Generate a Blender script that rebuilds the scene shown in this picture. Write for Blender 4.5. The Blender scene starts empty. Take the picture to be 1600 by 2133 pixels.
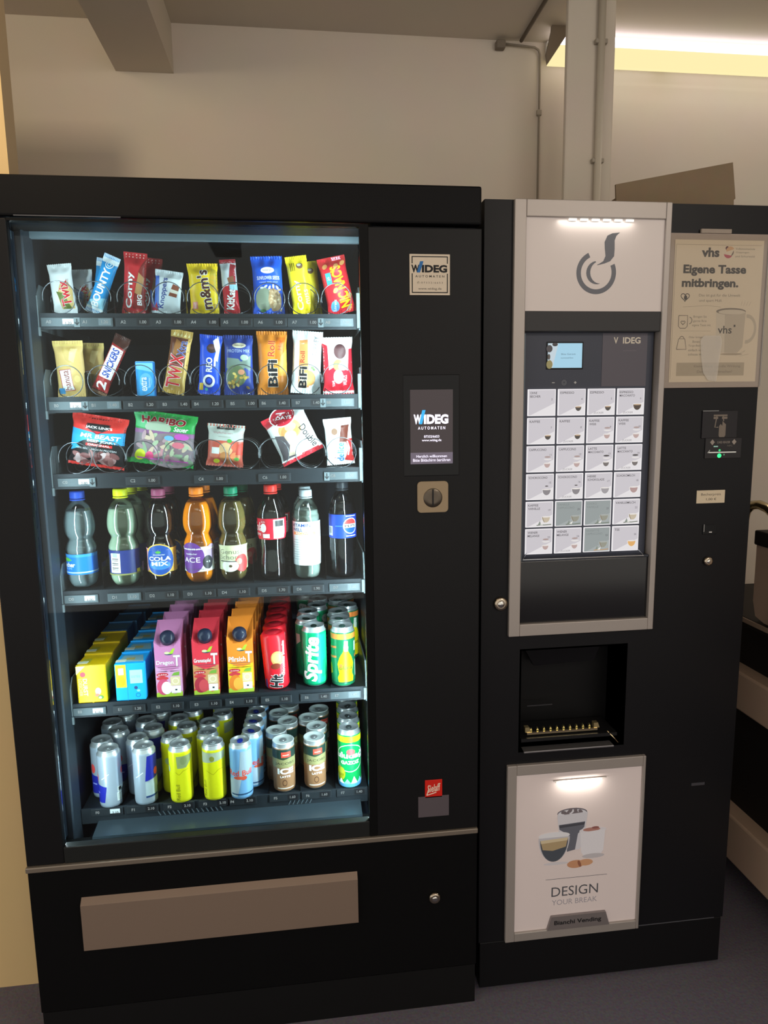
import bpy, bmesh, math, random
from mathutils import Vector, Matrix, geometry
random.seed(7)
SC = bpy.context.scene
COL = SC.collection

# ------------------------------------------------------------------ camera
CAM_POS = Vector((0.5982, -1.3953, 1.3961))
YAW, PITCH, ROLL, FPX = 0.122, 0.1499, -0.0135, 1422.27
def _axes():
    cy, sy, cp, sp = math.cos(YAW), math.sin(YAW), math.cos(PITCH), math.sin(PITCH)
    f = Vector((sy*cp, cy*cp, -sp)); r = Vector((cy, -sy, 0)); u = r.cross(f)
    c, s = math.cos(ROLL), math.sin(ROLL)
    return c*r + s*u, -s*r + c*u, f
CR, CU, CF = _axes()
cam = bpy.data.cameras.new('camera')
cam.sensor_fit = 'HORIZONTAL'; cam.sensor_width = 36.0; cam.lens = 36.0*FPX/1600.0
cam.clip_start = 0.02; cam.clip_end = 50
cam_ob = bpy.data.objects.new('camera', cam); COL.objects.link(cam_ob)
m = Matrix((CR, CU, -CF)).transposed().to_4x4(); m.translation = CAM_POS
cam_ob.matrix_world = m
SC.camera = cam_ob
def at(px, py, Y):
    """the point of the plane y = Y seen at a pixel of the 1600x2133 photograph"""
    d = CR*(px-800)/FPX + CU*(1066.5-py)/FPX + CF
    return CAM_POS + d*((Y-CAM_POS.y)/d.y)
def pxm(n, p):   # n pixels at the depth of point p, in metres
    return n*((p-CAM_POS).dot(CF))/FPX

# ------------------------------------------------------------------ world, lights, exposure
SC.view_settings.view_transform = 'Standard'
SC.view_settings.look = 'None'
SC.view_settings.exposure = 0.0
SC.view_settings.gamma = 1.0
SC.view_settings.use_curve_mapping = False
W = bpy.data.worlds.new('world'); SC.world = W; W.use_nodes = True
W.node_tree.nodes['Background'].inputs[0].default_value = (1.0, 0.93, 0.84, 1)
W.node_tree.nodes['Background'].inputs[1].default_value = 1.0
def area(name, loc, target, sx, sy, power, color):
    l = bpy.data.lights.new(name, 'AREA'); l.shape = 'RECTANGLE'; l.size = sx; l.size_y = sy
    l.energy = power; l.color = color
    o = bpy.data.objects.new(name, l); COL.objects.link(o); o.location = loc
    d = (Vector(target)-Vector(loc)).normalized()
    o.rotation_euler = d.to_track_quat('-Z', 'Y').to_euler()
    return o
WARM = (1.0, 0.90, 0.78)
area('ceiling_lamp_light', (0.55, -2.3, 2.5), (0.55, -1.6, 0), 1.6, 0.5, 8, WARM)
cl = area('corridor_lamp_light', (-0.10, -0.75, 2.42), (0.0, 0.5, 1.95), 0.15, 0.15, 2.6, (1.0, 0.80, 0.54)); cl.data.spread = math.radians(120)
area('right_fill_light', (2.2, -2.2, 2.5), (1.7, -0.3, 0.4), 0.8, 0.4, 16, WARM)  # added fill to brighten trolley, floor and coffee machine; no known lamp there
area('wall_lamp_light', (2.0, 0.78, 2.45), (2.0, 0.6, 1.0), 0.9, 0.06, 0.4, (1.0, 0.88, 0.72))
# LED strips in the door frame of the snack machine, shining back over the goods
LEDP = 15.0
COOL = (0.80, 0.95, 1.0)
def led(name, x, tx, power):
    o = area(name, (x, 0.031, 1.11), (tx, 0.25, 1.11), 0.012, 1.24, power, COOL)
    dirv = (Vector((tx, 0.25, 1.11))-o.location).normalized()
    z = -dirv; y = Vector((0, 0, 1)); xx = y.cross(z).normalized()
    o.matrix_world = Matrix.Translation(o.location) @ Matrix((xx, y, z)).transposed().to_4x4()
led('led_light_near_hinge', 0.0665, 0.60, LEDP*.43)
led('led_light_near_panel', 0.7385, 0.20, LEDP)

# ------------------------------------------------------------------ materials
_M = {}
def lin(h):
    h = h.lstrip('#'); o = []
    for i in (0, 2, 4):
        c = int(h[i:i+2], 16)/255.0
        o.append(c/12.92 if c <= .04045 else ((c+.055)/1.055)**2.4)
    return (*o, 1)
def P(h, rough=.45, metal=0.0, spec=.3, noise=0.0, nscale=40, bump=0.0, coat=0.0, trans=0.0, ior=1.45):
    k = (h, rough, metal, spec, noise, nscale, bump, coat, trans, ior)
    if k in _M: return _M[k]
    m = bpy.data.materials.new('surface_'+h.strip('#')); m.use_nodes = True
    nt = m.node_tree; b = nt.nodes['Principled BSDF']
    b.inputs['Base Color'].default_value = lin(h); b.inputs['Roughness'].default_value = rough
    b.inputs['Metallic'].default_value = metal; b.inputs['Specular IOR Level'].default_value = spec
    b.inputs['Coat Weight'].default_value = coat
    b.inputs['Transmission Weight'].default_value = trans; b.inputs['IOR'].default_value = ior
    if noise or bump:
        tc = nt.nodes.new('ShaderNodeTexCoord'); n = nt.nodes.new('ShaderNodeTexNoise')
        n.inputs['Scale'].default_value = nscale; n.inputs['Detail'].default_value = 5
        nt.links.new(tc.outputs['Object'], n.inputs['Vector'])
        if noise:
            mx = nt.nodes.new('ShaderNodeMix'); mx.data_type = 'RGBA'; mx.blend_type = 'MULTIPLY'
            mx.inputs[0].default_value = noise; mx.inputs[6].default_value = lin(h)
            nt.links.new(n.outputs['Color'], mx.inputs[7]); nt.links.new(mx.outputs[2], b.inputs['Base Color'])
        if bump:
            bp = nt.nodes.new('ShaderNodeBump'); bp.inputs['Strength'].default_value = bump
            bp.inputs['Distance'].default_value = .002
            nt.links.new(n.outputs['Fac'], bp.inputs['Height']); nt.links.new(bp.outputs['Normal'], b.inputs['Normal'])
    _M[k] = m; return m
def E(h, s=1.0, base=None):
    k = ('E', h, s, base)
    if k in _M: return _M[k]
    m = bpy.data.materials.new('glow_'+h.strip('#')); m.use_nodes = True
    nt = m.node_tree; b = nt.nodes['Principled BSDF']
    b.inputs['Base Color'].default_value = lin(base) if base else (.02, .02, .02, 1); b.inputs['Roughness'].default_value = .4
    b.inputs['Emission Color'].default_value = lin(h); b.inputs['Emission Strength'].default_value = s
    _M[k] = m; return m
def CLEAR(h='#ffffff', gloss=1.0, rough=.03, ior=1.45, k2=''):
    k = ('C', h, gloss, rough, ior)
    if k in _M: return _M[k]
    m = bpy.data.materials.new('clear_'+h.strip('#')); m.use_nodes = True
    nt = m.node_tree; nt.nodes.remove(nt.nodes['Principled BSDF'])
    t = nt.nodes.new('ShaderNodeBsdfTransparent'); t.inputs[0].default_value = lin(h)
    g = nt.nodes.new('ShaderNodeBsdfGlossy'); g.inputs['Roughness'].default_value = rough
    f = nt.nodes.new('ShaderNodeFresnel'); f.inputs['IOR'].default_value = ior
    mu = nt.nodes.new('ShaderNodeMath'); mu.operation = 'MULTIPLY'; mu.inputs[1].default_value = gloss
    mx = nt.nodes.new('ShaderNodeMixShader')
    nt.links.new(f.outputs[0], mu.inputs[0]); nt.links.new(mu.outputs[0], mx.inputs[0])
    nt.links.new(t.outputs[0], mx.inputs[1]); nt.links.new(g.outputs[0], mx.inputs[2])
    nt.links.new(mx.outputs[0], nt.nodes['Material Output'].inputs[0])
    _M[k] = m; return m

def HAZE(h, f=.5):
    m = bpy.data.materials.new('hazy_'+h.strip('#')); m.use_nodes = True
    nt = m.node_tree; b = nt.nodes['Principled BSDF']; b.inputs['Base Color'].default_value = lin(h); b.inputs['Roughness'].default_value = .25
    b.inputs['Alpha'].default_value = f
    return m

BLACK = P('#161618', .42, 0, .22, bump=.06, nscale=900)
BLACK2 = P('#0d0d0e', .5, 0, .14)
GLOSSBLACK = P('#0c0d10', .12)
SILVER = P('#9d968f', .45, .35, noise=.06, nscale=300)
CHROME = P('#d8d6d0', .12, 1.0)
STEEL = P('#a8a8a8', .3, .9)
INNER = P('#1e242e', .5, .1)
TRAY = P('#20252a', .45, .3)
TRAYLIGHT = P('#646d71', .4, .4)
WIRE = P('#6c7074', .28, .9)
ACRYL = CLEAR('#f4f8fa', .9, .05)
WHITE = P('#f2f2f2', .45)
INK = P('#1b1b1e', .5)

# ------------------------------------------------------------------ flat art (prints, lettering)
_TX = {}
def text_geo(s, bold=0.0, shear=0.0):
    k = (s, bold, shear)
    if k not in _TX:
        c = bpy.data.curves.new('t', 'FONT'); c.body = s; c.size = 1; c.offset = bold*.5; c.shear = shear
        c.resolution_u = 3; c.space_line = .95
        o = bpy.data.objects.new('t', c); me = bpy.data.meshes.new_from_object(o)
        v = [(p.co.x, p.co.y) for p in me.vertices]; me.calc_loop_triangles()
        t = [tuple(q.vertices) for q in me.loop_triangles]
        bpy.data.objects.remove(o); bpy.data.curves.remove(c); bpy.data.meshes.remove(me)
        xs = [p[0] for p in v] or [0]; ys = [p[1] for p in v] or [0]
        cx, cy = (min(xs)+max(xs))/2, (min(ys)+max(ys))/2
        _TX[k] = ([(p[0]-cx, p[1]-cy) for p in v], t, max(xs)-min(xs), max(ys)-min(ys))
    return _TX[k]
class Art:
    """shapes in a w x h rectangle; u in -.5..+.5, v in 0..1; the later shape lies on top"""
    def __init__(s, w, h): s.w, s.h, s.items, s.bb = w, h, [], []
    def _add(s, v, t, m):
        if not v: return
        b = (min(p[0] for p in v), max(p[0] for p in v), min(p[1] for p in v), max(p[1] for p in v))
        k = 0      # one layer above whatever it overlaps
        for (_, _, _, kk), c in zip(s.items, s.bb):
            if b[0] <= c[1] and b[1] >= c[0] and b[2] <= c[3] and b[3] >= c[2]: k = max(k, kk+1)
        s.items.append((v, t, m, k)); s.bb.append(b)
    def poly(s, pts, m):
        p = [(a*s.w, b*s.h) for a, b in pts]
        t = geometry.tessellate_polygon([[Vector((a, b, 0)) for a, b in p]])
        s._add(p, [tuple(q) for q in t], m)
    def rect(s, u0, v0, u1, v1, m): s.poly([(u0, v0), (u1, v0), (u1, v1), (u0, v1)], m)
    def ell(s, u, v, ru, rv, m, a0=0, a1=360, rot=0, n=26):
        """radii in fractions of w (both)"""
        full = a1-a0 >= 360
        pts = [] if full else [(0, 0)]
        for i in range(n if full else n+1):
            a = math.radians(a0+(a1-a0)*i/n); pts.append((ru*math.cos(a)*s.w, rv*math.sin(a)*s.w))
        if not full: pts = pts[1:]
        c, q = math.cos(math.radians(rot)), math.sin(math.radians(rot))
        p = [(u*s.w+x*c-y*q, v*s.h+x*q+y*c) for x, y in pts]
        t = geometry.tessellate_polygon([[Vector((a, b, 0)) for a, b in p]])
        s._add(p, [tuple(x) for x in t], m)
    def ring(s, u, v, r, th, m, a0=0, a1=360, n=40, sq=1.0):
        p, t = [], []
        for i in range(n+1):
            a = math.radians(a0+(a1-a0)*i/n)
            for rr in (r-th/2, r+th/2): p.append((u*s.w+rr*s.w*math.cos(a), v*s.h+rr*s.w*sq*math.sin(a)))
        for i in range(n): t += [(2*i, 2*i+1, 2*i+3), (2*i, 2*i+3, 2*i+2)]
        s._add(p, t, m)
    def line(s, pts, th, m):
        p, t = [], []
        q = [Vector((a*s.w, b*s.h)) for a, b in pts]
        for i, x in enumerate(q):
            d = (q[min(i+1, len(q)-1)]-q[max(i-1, 0)]).normalized(); nrm = Vector((-d.y, d.x))*th*s.w/2
            p += [tuple(x-nrm), tuple(x+nrm)]
        for i in range(len(q)-1): t += [(2*i, 2*i+1, 2*i+3), (2*i, 2*i+3, 2*i+2)]
        s._add(p, t, m)
    def text(s, st, u, v, m, L=None, H=None, rot=0, bold=0.0, shear=0.0, out=None, ob=.05):
        """L: length along the reading direction, H: height across it, both in metres"""
        v0, t, tw, th = text_geo(st, bold, shear)
        if not t: return
        sx = L/tw if L else None; sy = H/th if H else None
        sx = sx or sy; sy = sy or sx
        c, q = math.cos(math.radians(rot)), math.sin(math.radians(rot))
        def place(vv): return [(u*s.w+x*sx*c-y*sy*q, v*s.h+x*sx*q+y*sy*c) for x, y in vv]
        if out is not None:
            v1, t1, _, _ = text_geo(st, bold+ob*1.1, shear); s._add(place(v1), t1, out)
        s._add(place(v0), t, m)
def _split(a, b, c, L, out, d=0):
    e = ((a[0]-b[0])**2+(a[1]-b[1])**2, (b[0]-c[0])**2+(b[1]-c[1])**2, (c[0]-a[0])**2+(c[1]-a[1])**2)
    k = max(range(3), key=lambda i: e[i])
    if e[k] <= L*L or d > 9: out.append((a, b, c)); return
    if k == 1: a, b, c = b, c, a
    elif k == 2: a, b, c = c, a, b
    m_ = ((a[0]+b[0])/2, (a[1]+b[1])/2)
    _split(a, m_, c, L, out, d+1); _split(m_, b, c, L, out, d+1)

# ------------------------------------------------------------------ mesh builder
class MB:
    def __init__(s): s.v, s.f, s.mi, s.sm, s.mats = [], [], [], [], []
    def m(s, mat):
        if mat not in s.mats: s.mats.append(mat)
        return s.mats.index(mat)
    def add(s, vs, fs, mat, smooth=False, M=None):
        b = len(s.v); s.v += [tuple(M @ Vector(p)) if M else tuple(p) for p in vs]
        i = s.m(mat)
        for f in fs: s.f.append([b+k for k in f]); s.mi.append(i); s.sm.append(smooth)
        return s
    def box(s, x0, x1, y0, y1, z0, z1, mat, bev=0.0, M=None, seg=2):
        bm = bmesh.new(); bmesh.ops.create_cube(bm, size=1)
        for p in bm.verts: p.co = Vector(((x0+x1)/2+p.co.x*(x1-x0), (y0+y1)/2+p.co.y*(y1-y0), (z0+z1)/2+p.co.z*(z1-z0)))
        if bev: bmesh.ops.bevel(bm, geom=bm.edges[:], offset=bev, segments=seg, profile=.5, affect='EDGES', clamp_overlap=True)
        bm.verts.ensure_lookup_table()
        s.add([p.co.copy() for p in bm.verts], [[q.index for q in f.verts] for f in bm.faces], mat, False, M)
        bm.free(); return s
    def prism(s, pts, a, b, mat, axis='y', M=None):
        """pts: outline (p,q); extruded along axis from a to b (y: p=x,q=z; x: p=y,q=z; z: p=x,q=y)"""
        f = {'y': lambda p, q, t: (p, t, q), 'x': lambda p, q, t: (t, p, q), 'z': lambda p, q, t: (p, q, t)}[axis]
        n = len(pts); vs = [f(p, q, a) for p, q in pts]+[f(p, q, b) for p, q in pts]
        tr = [tuple(t) for t in geometry.tessellate_polygon([[Vector((p, q, 0)) for p, q in pts]])]
        fs = [list(t) for t in tr]+[[k+n for k in t] for t in tr]+[[i, (i+1) % n, n+(i+1) % n, n+i] for i in range(n)]
        return s.add(vs, fs, mat, False, M)
    def tube(s, pts, r, mat, n=8, cap=True, M=None):
        P_ = [Vector(p) for p in pts]; vs, fs = [], []
        t0 = (P_[1]-P_[0]).normalized()
        up = Vector((0, 0, 1)) if abs(t0.z) < .9 else Vector((1, 0, 0))
        a = t0.cross(up).normalized()
        for i, p in enumerate(P_):
            t = (P_[min(i+1, len(P_)-1)]-P_[max(i-1, 0)]).normalized()
            a = (a-t*a.dot(t)).normalized(); b = t.cross(a)
            for k in range(n):
                an = 2*math.pi*k/n; vs.append(p+(a*math.cos(an)+b*math.sin(an))*r)
        for i in range(len(P_)-1):
            for k in range(n): fs.append([i*n+k, i*n+(k+1) % n, (i+1)*n+(k+1) % n, (i+1)*n+k])
        if cap: fs += [list(range(n))[::-1], [(len(P_)-1)*n+k for k in range(n)]]
        return s.add(vs, fs, mat, True, M)
    def lathe(s, prof, mat, n=28, M=None, smooth=True, capb=True, capt=True, mats=None, lobes=None):
        """prof: (r,z); mats: material per segment; lobes: f(angle,z)->radius factor"""
        vs = []
        for r, z in prof:
            for k in range(n):
                a = 2*math.pi*k/n; q = r*(lobes(a, z) if lobes else 1)
                vs.append((q*math.sin(a), -q*math.cos(a), z))
        b = len(s.v); s.v += [tuple(M @ Vector(p)) if M else p for p in vs]
        for i in range(len(prof)-1):
            mi = s.m(mats[i] if mats else mat)
            for k in range(n):
                s.f.append([b+i*n+k, b+i*n+(k+1) % n, b+(i+1)*n+(k+1) % n, b+(i+1)*n+k]); s.mi.append(mi); s.sm.append(smooth)
        mi = s.m(mat)
        if capb: s.f.append([b+k for k in range(n)][::-1]); s.mi.append(s.m(mats[0]) if mats else mi); s.sm.append(False)
        if capt: s.f.append([b+(len(prof)-1)*n+k for k in range(n)]); s.mi.append(s.m(mats[-1]) if mats else mi); s.sm.append(False)
        return s
    def art(s, art, S, eps=.00006, L=None, base=1):
        for v, t, mat, k in art.items:
            tri = []
            for a, b, c in t:
                if L: _split(v[a], v[b], v[c], L, tri)
                else: tri.append((v[a], v[b], v[c]))
            vs, fs = [], []
            for q in tri:
                fs.append([len(vs), len(vs)+1, len(vs)+2]); vs += [S(p[0], p[1], (.0002 if L else .0001)+eps*k) for p in q]
            if fs: s.add(vs, fs, mat, bool(L))
        return s
    def build(s, name, parent=None, loc=None):
        me = bpy.data.meshes.new(name)
        me.from_pydata(s.v, [], s.f)
        for m_ in s.mats: me.materials.append(m_)
        me.polygons.foreach_set('material_index', s.mi); me.polygons.foreach_set('use_smooth', s.sm)
        me.update()
        o = bpy.data.objects.new(name, me); COL.objects.link(o)
        if parent: o.parent = parent
        if loc: o.location = loc
        return o
def flat(x0, z0, y):       # art on a wall-like plane facing the camera side (-y)
    return lambda u, v, o: (x0+u, y-o, z0+v)
def thing(name, label, cat, loc=(0, 0, 0), group=None, rot=(0, 0, 0)):
    o = bpy.data.objects.new(name, None); COL.objects.link(o); o.location = loc; o.rotation_euler = rot
    o.empty_display_size = .05
    return tag(o, label, cat, group)
def tag(o, label, cat, group=None):
    o['label'] = label; o['category'] = cat
    if group: o['group'] = group
    return o
def struct(o, label, cat): o['kind'] = 'structure'; o['label'] = label; o['category'] = cat; return o
def dup(root, loc, label, rot=None):
    r = root.copy(); COL.objects.link(r); r.location = loc
    if rot is not None: r.rotation_euler = rot
    r['label'] = label
    for ch in list(root.children):
        c = ch.copy(); COL.objects.link(c); c.parent = r
        for g in ch.children:
            d = g.copy(); COL.objects.link(d); d.parent = c
    return r
def rpx(a, b, c, d, Y):    # pixel rectangle -> x0,x1,z0,z1 on the plane y=Y
    p, q = at(a, b, Y), at(c, d, Y); return p.x, q.x, q.z, p.z


# ------------------------------------------------------------------ the room
H1, W1, W2R = 1.83, 0.9739, 1.6082
WALLM = P('#dbd0c2', .85, noise=.10, nscale=6, bump=.15)
CEILM = P('#d4c9ba', .9, noise=.08, nscale=5)
CARPET = P('#7e7985', .95, 0, .1, noise=.6, nscale=160, bump=.6)
CREAM = P('#e2c48f', .7, noise=.06, nscale=8)
struct(MB().box(-2.5, 4.0, -3.5, 1.0, -.05, 0, CARPET).build('floor'), 'dark grey carpet floor under the two vending machines', 'floor')
struct(MB().box(-2.5, 4.0, .9, 1.0, 0, 2.545, WALLM).build('wall_back'), 'beige wall behind the two vending machines', 'wall')
struct(MB().box(3.4, 3.5, -2.2, .9, 0, 2.545, WALLM).build('wall_right'), 'beige wall beyond the trolley', 'wall')
struct(MB().box(-2.5, 4.0, -3.5, 1.0, 2.545, 2.6, CEILM).build('ceiling'), 'beige ceiling above the machines', 'ceiling')
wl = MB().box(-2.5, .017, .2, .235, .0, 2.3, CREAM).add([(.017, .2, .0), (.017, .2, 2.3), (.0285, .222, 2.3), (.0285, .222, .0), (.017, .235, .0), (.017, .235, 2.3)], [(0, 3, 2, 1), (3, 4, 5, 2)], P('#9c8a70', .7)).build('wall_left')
struct(wl, 'cream wall panel beside the snack machine', 'wall')
struct(MB().prism([(.090, 2.405), (.258, 2.405), (.258, 2.545), (.090, 2.545)], -3.4, .9, CEILM).build('trim_1'), 'boxed ceiling beam running forward from the back wall', 'beam')
struct(MB().box(at(1177, 300, .65).x, at(1276, 300, .65).x, .65, .672, 0, 2.545, WALLM, .006).build('trim_2'), 'narrow boxed pillar behind the coffee machine', 'pillar')
# conduits and pipes
pm = P('#a39a8c', .5)
t = thing('wall_pipe', 'pale pipe running up the boxed pillar behind the coffee machine', 'pipe', (at(1246, 300, .64).x, .638, 0))
MB().tube([(0, 0, .05), (0, 0, 2.54)], .011, P('#cfc6b6', .35)).build('pipe', t)
for z in (2.1, 2.42): MB().box(-.018, .018, -.004, .012, z, z+.012, pm, .002).build('clip', t)
t = thing('cable_conduit', 'thin cable conduit running down the back wall from the ceiling corner', 'conduit', (1.40, .893, 0))
MB().tube([(-.115, -.004, 2.53), (-.02, -.004, 2.524), (-.006, -.002, 2.518), (0, 0, 2.505), (0, 0, 1.0)], .0034, P('#8f8577', .6)).build('conduit', t)
MB().box(-.008, .008, -.005, .006, 2.325, 2.342, pm, .002).build('clip', t)
MB().box(-.148, -.118, -.02, .006, 2.512, 2.536, P('#7a7064', .6), .004).build('junction_box', t)
t = thing('ceiling_conduit', 'thin grey conduit crossing the ceiling towards the back corner', 'conduit', (1.333, 0, 2.537))
MB().tube([(0, -3.0, 0), (0, .88, 0)], .006, P('#6a6157', .6)).build('conduit', t)
for y in (.25, .62): MB().box(-.012, .012, y, y+.012, -.007, .008, pm).build('clip', t)
# long lamp under the ceiling
t = thing('wall_lamp', 'long lit tube lamp under the ceiling behind the pillar', 'lamp', (at(1139, 100, .826).x, .83, 2.44))
MB().box(0, 1.9, -.012, -.004, 0, .062, E('#ffeeb0', 1.0), .003).build('diffuser', t)
MB().tube([(.035, .002, .079), (1.9, .002, .079)], .016, E('#fff4ff', 3.0), 12).build('tube', t)
MB().box(0.02, 1.9, .045, .066, .05, .1, WHITE, .003).build('housing', t)
for x in (.4, 1.5): MB().box(x, x+.03, -.004, .066, .052, .058, WHITE).build('wall_arm', t)
b_ = [at(a, b, .80)-t.location for a, b in ((1153, 18), (1183, 12), (1184, 68), (1141, 133), (1138, 112), (1149, 64))]
MB().prism([(p.x, p.z) for p in b_], -.032, -.020, P('#8d8172', .6)).build('end_bracket', t)

# folded cardboard and a metal bracket on top of the coffee machine
KRAFT = P('#8a7760', .8, noise=.15, nscale=30)
Y = .22
p0, p1, p2, p3 = (at(1283, 384, Y), at(1527, 338, Y), at(1538, 425, Y), at(1283, 420, Y))
t = thing('cardboard_box', 'brown flattened cardboard box lying on top of the coffee machine', 'box', (p0.x, Y, 1.8118))
q = lambda p: (p.x-p0.x, max(p.z-1.8118, .0))
zz = q(p1)
MB().prism([(0, 0), (zz[0]+.012, 0), (zz[0]+.008, zz[1]*.45), (zz[0]+.012, zz[1]*.47), zz, (0, q(p0)[1]), (.004, q(p0)[1]*.45)], 0, .006, KRAFT).build('front_panel', t)
MB().prism([(0.02, 0), (zz[0]+.006, 0), (zz[0]-.01, zz[1]*.92), (.025, q(p0)[1]*.85)], .006, .12, P('#7c6a54', .8)).build('folded_flaps', t)
MB().prism([(0, 0), (zz[0]+.013, 0), (zz[0]+.013, .012), (0, .01)], -.006, 0, P('#6d5c48', .8)).build('bottom_flap', t)
a = at(1545, 421, .15)
t = thing('metal_bracket', 'shiny metal bracket on the coffee machine beside the cardboard', 'bracket', (a.x-.03, .16, 1.8118))
MB().tube([(0, 0, .004), (.05, 0, .009), (.12, .0, .012)], .004, CHROME).build('rod', t)
MB().box(.035, .125, -.012, .012, .0, .006, P('#cdbf94', .25, .9), .002).build('plate', t)

# trolley standing to the right of the coffee machine
TAN = P('#d6b79e', .6, noise=.08, nscale=20)
DARK = P('#231e1d', .6)
t = thing('service_trolley', 'tan tray trolley with chrome handle beyond the coffee machine', 'trolley', (1.8, 0, 0))
for z0, z1, nm in ((.085, .222, 'bottom_shelf'), (.545, .655, 'middle_shelf'), (.79, .815, 'top_shelf')):
    MB().box(0, .5, -.55, .62, z0, z1, TAN if nm != 'top_shelf' else DARK, .006).build(nm, t)
MB().box(-.004, .0, -.55, .62, .803, .815, P('#a8907c', .4)).build('edge_strip', t)
MB().box(.05, .49, -.53, .61, .222, .545, DARK).box(.05, .49, -.53, .61, .655, .79, DARK).build('inner_panel', t)
for y in (-.5, .06): MB().tube([(.03, y, .05), (.03, y, .79)], .012, P('#3a322e', .4, .5)).build('post', t)
for x in (.05, .45):
    for y in (-.5, .56): MB().tube([(x-.012, y, .035), (x+.012, y, .035)], .035, DARK, 14).build('wheel', t)
MB().tube([(.012, .33, .80), (.012, .33, 1.08), (.012, .322, 1.108), (.012, .30, 1.125), (.012, .27, 1.13), (.012, .235, 1.124), (.012, .205, 1.107), (.012, .185, 1.075), (.012, .178, 1.02), (.012, .178, .80)], .0125, P('#cfc09a', .15, 1.0), 12).build('handle', t)
MB().tube([(.012, .16, .985), (.012, .196, .985)], .015, P('#2a2522', .5), 12).build('handle_clamp', t)
MB().tube([(-.006, .178, .988), (-.001, .178, .988)], .007, CHROME, 12).build('bolt', t)
t = thing('storage_bin', 'tan plastic bin standing on the top of the trolley', 'bin', (1.815, 0, .8155))
MB().prism([(.275, .05), (.262, .01), (.225, .0), (-.5, 0), (-.5, .205), (.275, .205)], 0, .4, P('#d8b9a2', .5, noise=.05), axis='x').build('body', t)
MB().box(-.006, .41, -.5, .28, .205, .245, DARK, .004).build('lid', t)
t = MB().box(0, .10, 0, .09, 0, .07, P('#a08d80', .5), .006).build('small_box', None, (1.83, .07, .6555))
tag(t, 'small pale box on the middle shelf of the trolley', 'box')

# ------------------------------------------------------------------ the snack machine
GX0, GX1, GZ0, GZ1 = .0768, .7280, .4888, 1.748
VM = thing('snack_vending_machine', 'wide black snack and drink vending machine with lit glass front', 'vending machine', (0, 0, 0))
# cabinet behind the door, open at the front
cb = MB(); CABM = P('#12161c', .5)
for a in ((.03, .064, .11, .80, .1, 1.825), (.745, .965, .11, .80, .1, 1.825), (.03, .965, .78, .80, .1, 1.825)):
    cb.box(*a, CABM)
cb.box(.03, .965, .11, .80, 1.775, 1.825, INNER).box(.03, .965, .11, .80, .1, .38, INNER)
cb.build('cabinet', VM)
MB().box(.062, .0665, .105, .155, .40, 1.765, P('#2c353e', .5, .2)).build('interior_edge', VM)
MB().box(.062, .748, .14, .152, 1.750, 1.766, P('#66747c', .45, .2)).build('cabinet_top_edge', VM)  # plain metal front edge of the cabinet, not a lamp
MB().box(.064, .745, .775, .779, .38, 1.775, P('#2b3546', .6)).build('back_panel', VM)
# door: frame round the glass
fr = MB()
fr.box(0, GX0, 0, .015, .4515, 1.753, BLACK, .003).box(0, .050, .015, .105, .4515, 1.753, INNER)
fr.box(GX1, .745, 0, .015, .4515, 1.753, BLACK2).box(.756, .965, .015, .105, .4515, 1.753, INNER)
fr.box(GX0, GX1, 0, .015, GZ1, 1.753, BLACK2).box(.058, .752, .0155, .13, 1.768, 1.79, INNER)
fr.box(GX0, GX1, 0, .02, .4515, GZ0, P('#1e2020', .5), .002)
fr.build('door_frame', VM)
MB().box(.0, W1, .002, .12, 1.757, H1, P('#101012', .55, 0, .15), .004).build('top_fascia', VM)
MB().box(.09, .28, .0005, .0025, 1.7565, 1.7585, P('#58585d', .3, .5)).build('fascia_highlight_strip', VM)  # highlight along the fascia's lower edge, painted as a grey strip
MB().box(GX0, GX1, .0155, .0195, GZ0-.01, GZ1+.004, CLEAR('#eef6f6', .55, .02, 1.45)).build('glass_pane', VM)
for x, s in ((.0575, 1), (.7475, -1)):
    l = MB().box(x-.006, x+.006, .024, .038, .49, 1.74, P('#cfd8dc', .4)).box(*sorted((x+s*.006, x+s*.008)), .027, .037, .5, 1.73, E('#e6fbff', 2)).build('led_strip', VM)
MB().box(.745, W1, -.001, .11, .4515, 1.749, BLACK, .002).build('control_panel', VM)
MB().box(-.001, W1, -.006, .02, .4395, .4515, P('#8f8478', .35, .5), .002).build('trim_bar', VM)
MB().box(0, W1, 0, .11, .1, .4395, BLACK2, .003).build('lower_door', VM)
MB().box(.003, W1-.003, .002, .5, 0, .099, P('#0c0c0d', .6)).build('plinth', VM)
# retrieval flap with bevelled top
p = [at(a, b, -.012) for a, b in ((164, 1878), (745, 1822), (747, 1921), (172, 1982))]
x0, x1, z0, z1 = p[0].x+.002, p[1].x, (p[2].z+p[3].z)/2, (p[0].z+p[1].z)/2
fm = P('#8d7a6c', .5, .3)
MB().prism([(0, z1), (-.012, z1-.012), (-.012, z0), (0, z0)], x0, x1, fm, axis='x').build('retrieval_flap', VM)
def lock(px, py, y, r, parent, name='lock'):
    a = at(px, py, y)
    M = Matrix.Translation((a.x, y, a.z)) @ Matrix.Rotation(math.pi/2, 4, 'X')
    o = MB().lathe([(r, 0), (r, .005), (r*.85, .008), (r*.6, .0085)], P('#b9ab98', .25, 1.0), 24, M).build(name, parent)
    MB().box(a.x-r*.12, a.x+r*.12, y-.0092, y-.0080, a.z-r*.45, a.z+r*.45, INK).lathe([(r*.5, .0083), (r*.42, .0098), (.001, .0098)], CHROME, 18, M, capb=False).build('keyhole', o)
lock(905, 1868, 0, .0135, VM)
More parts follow.
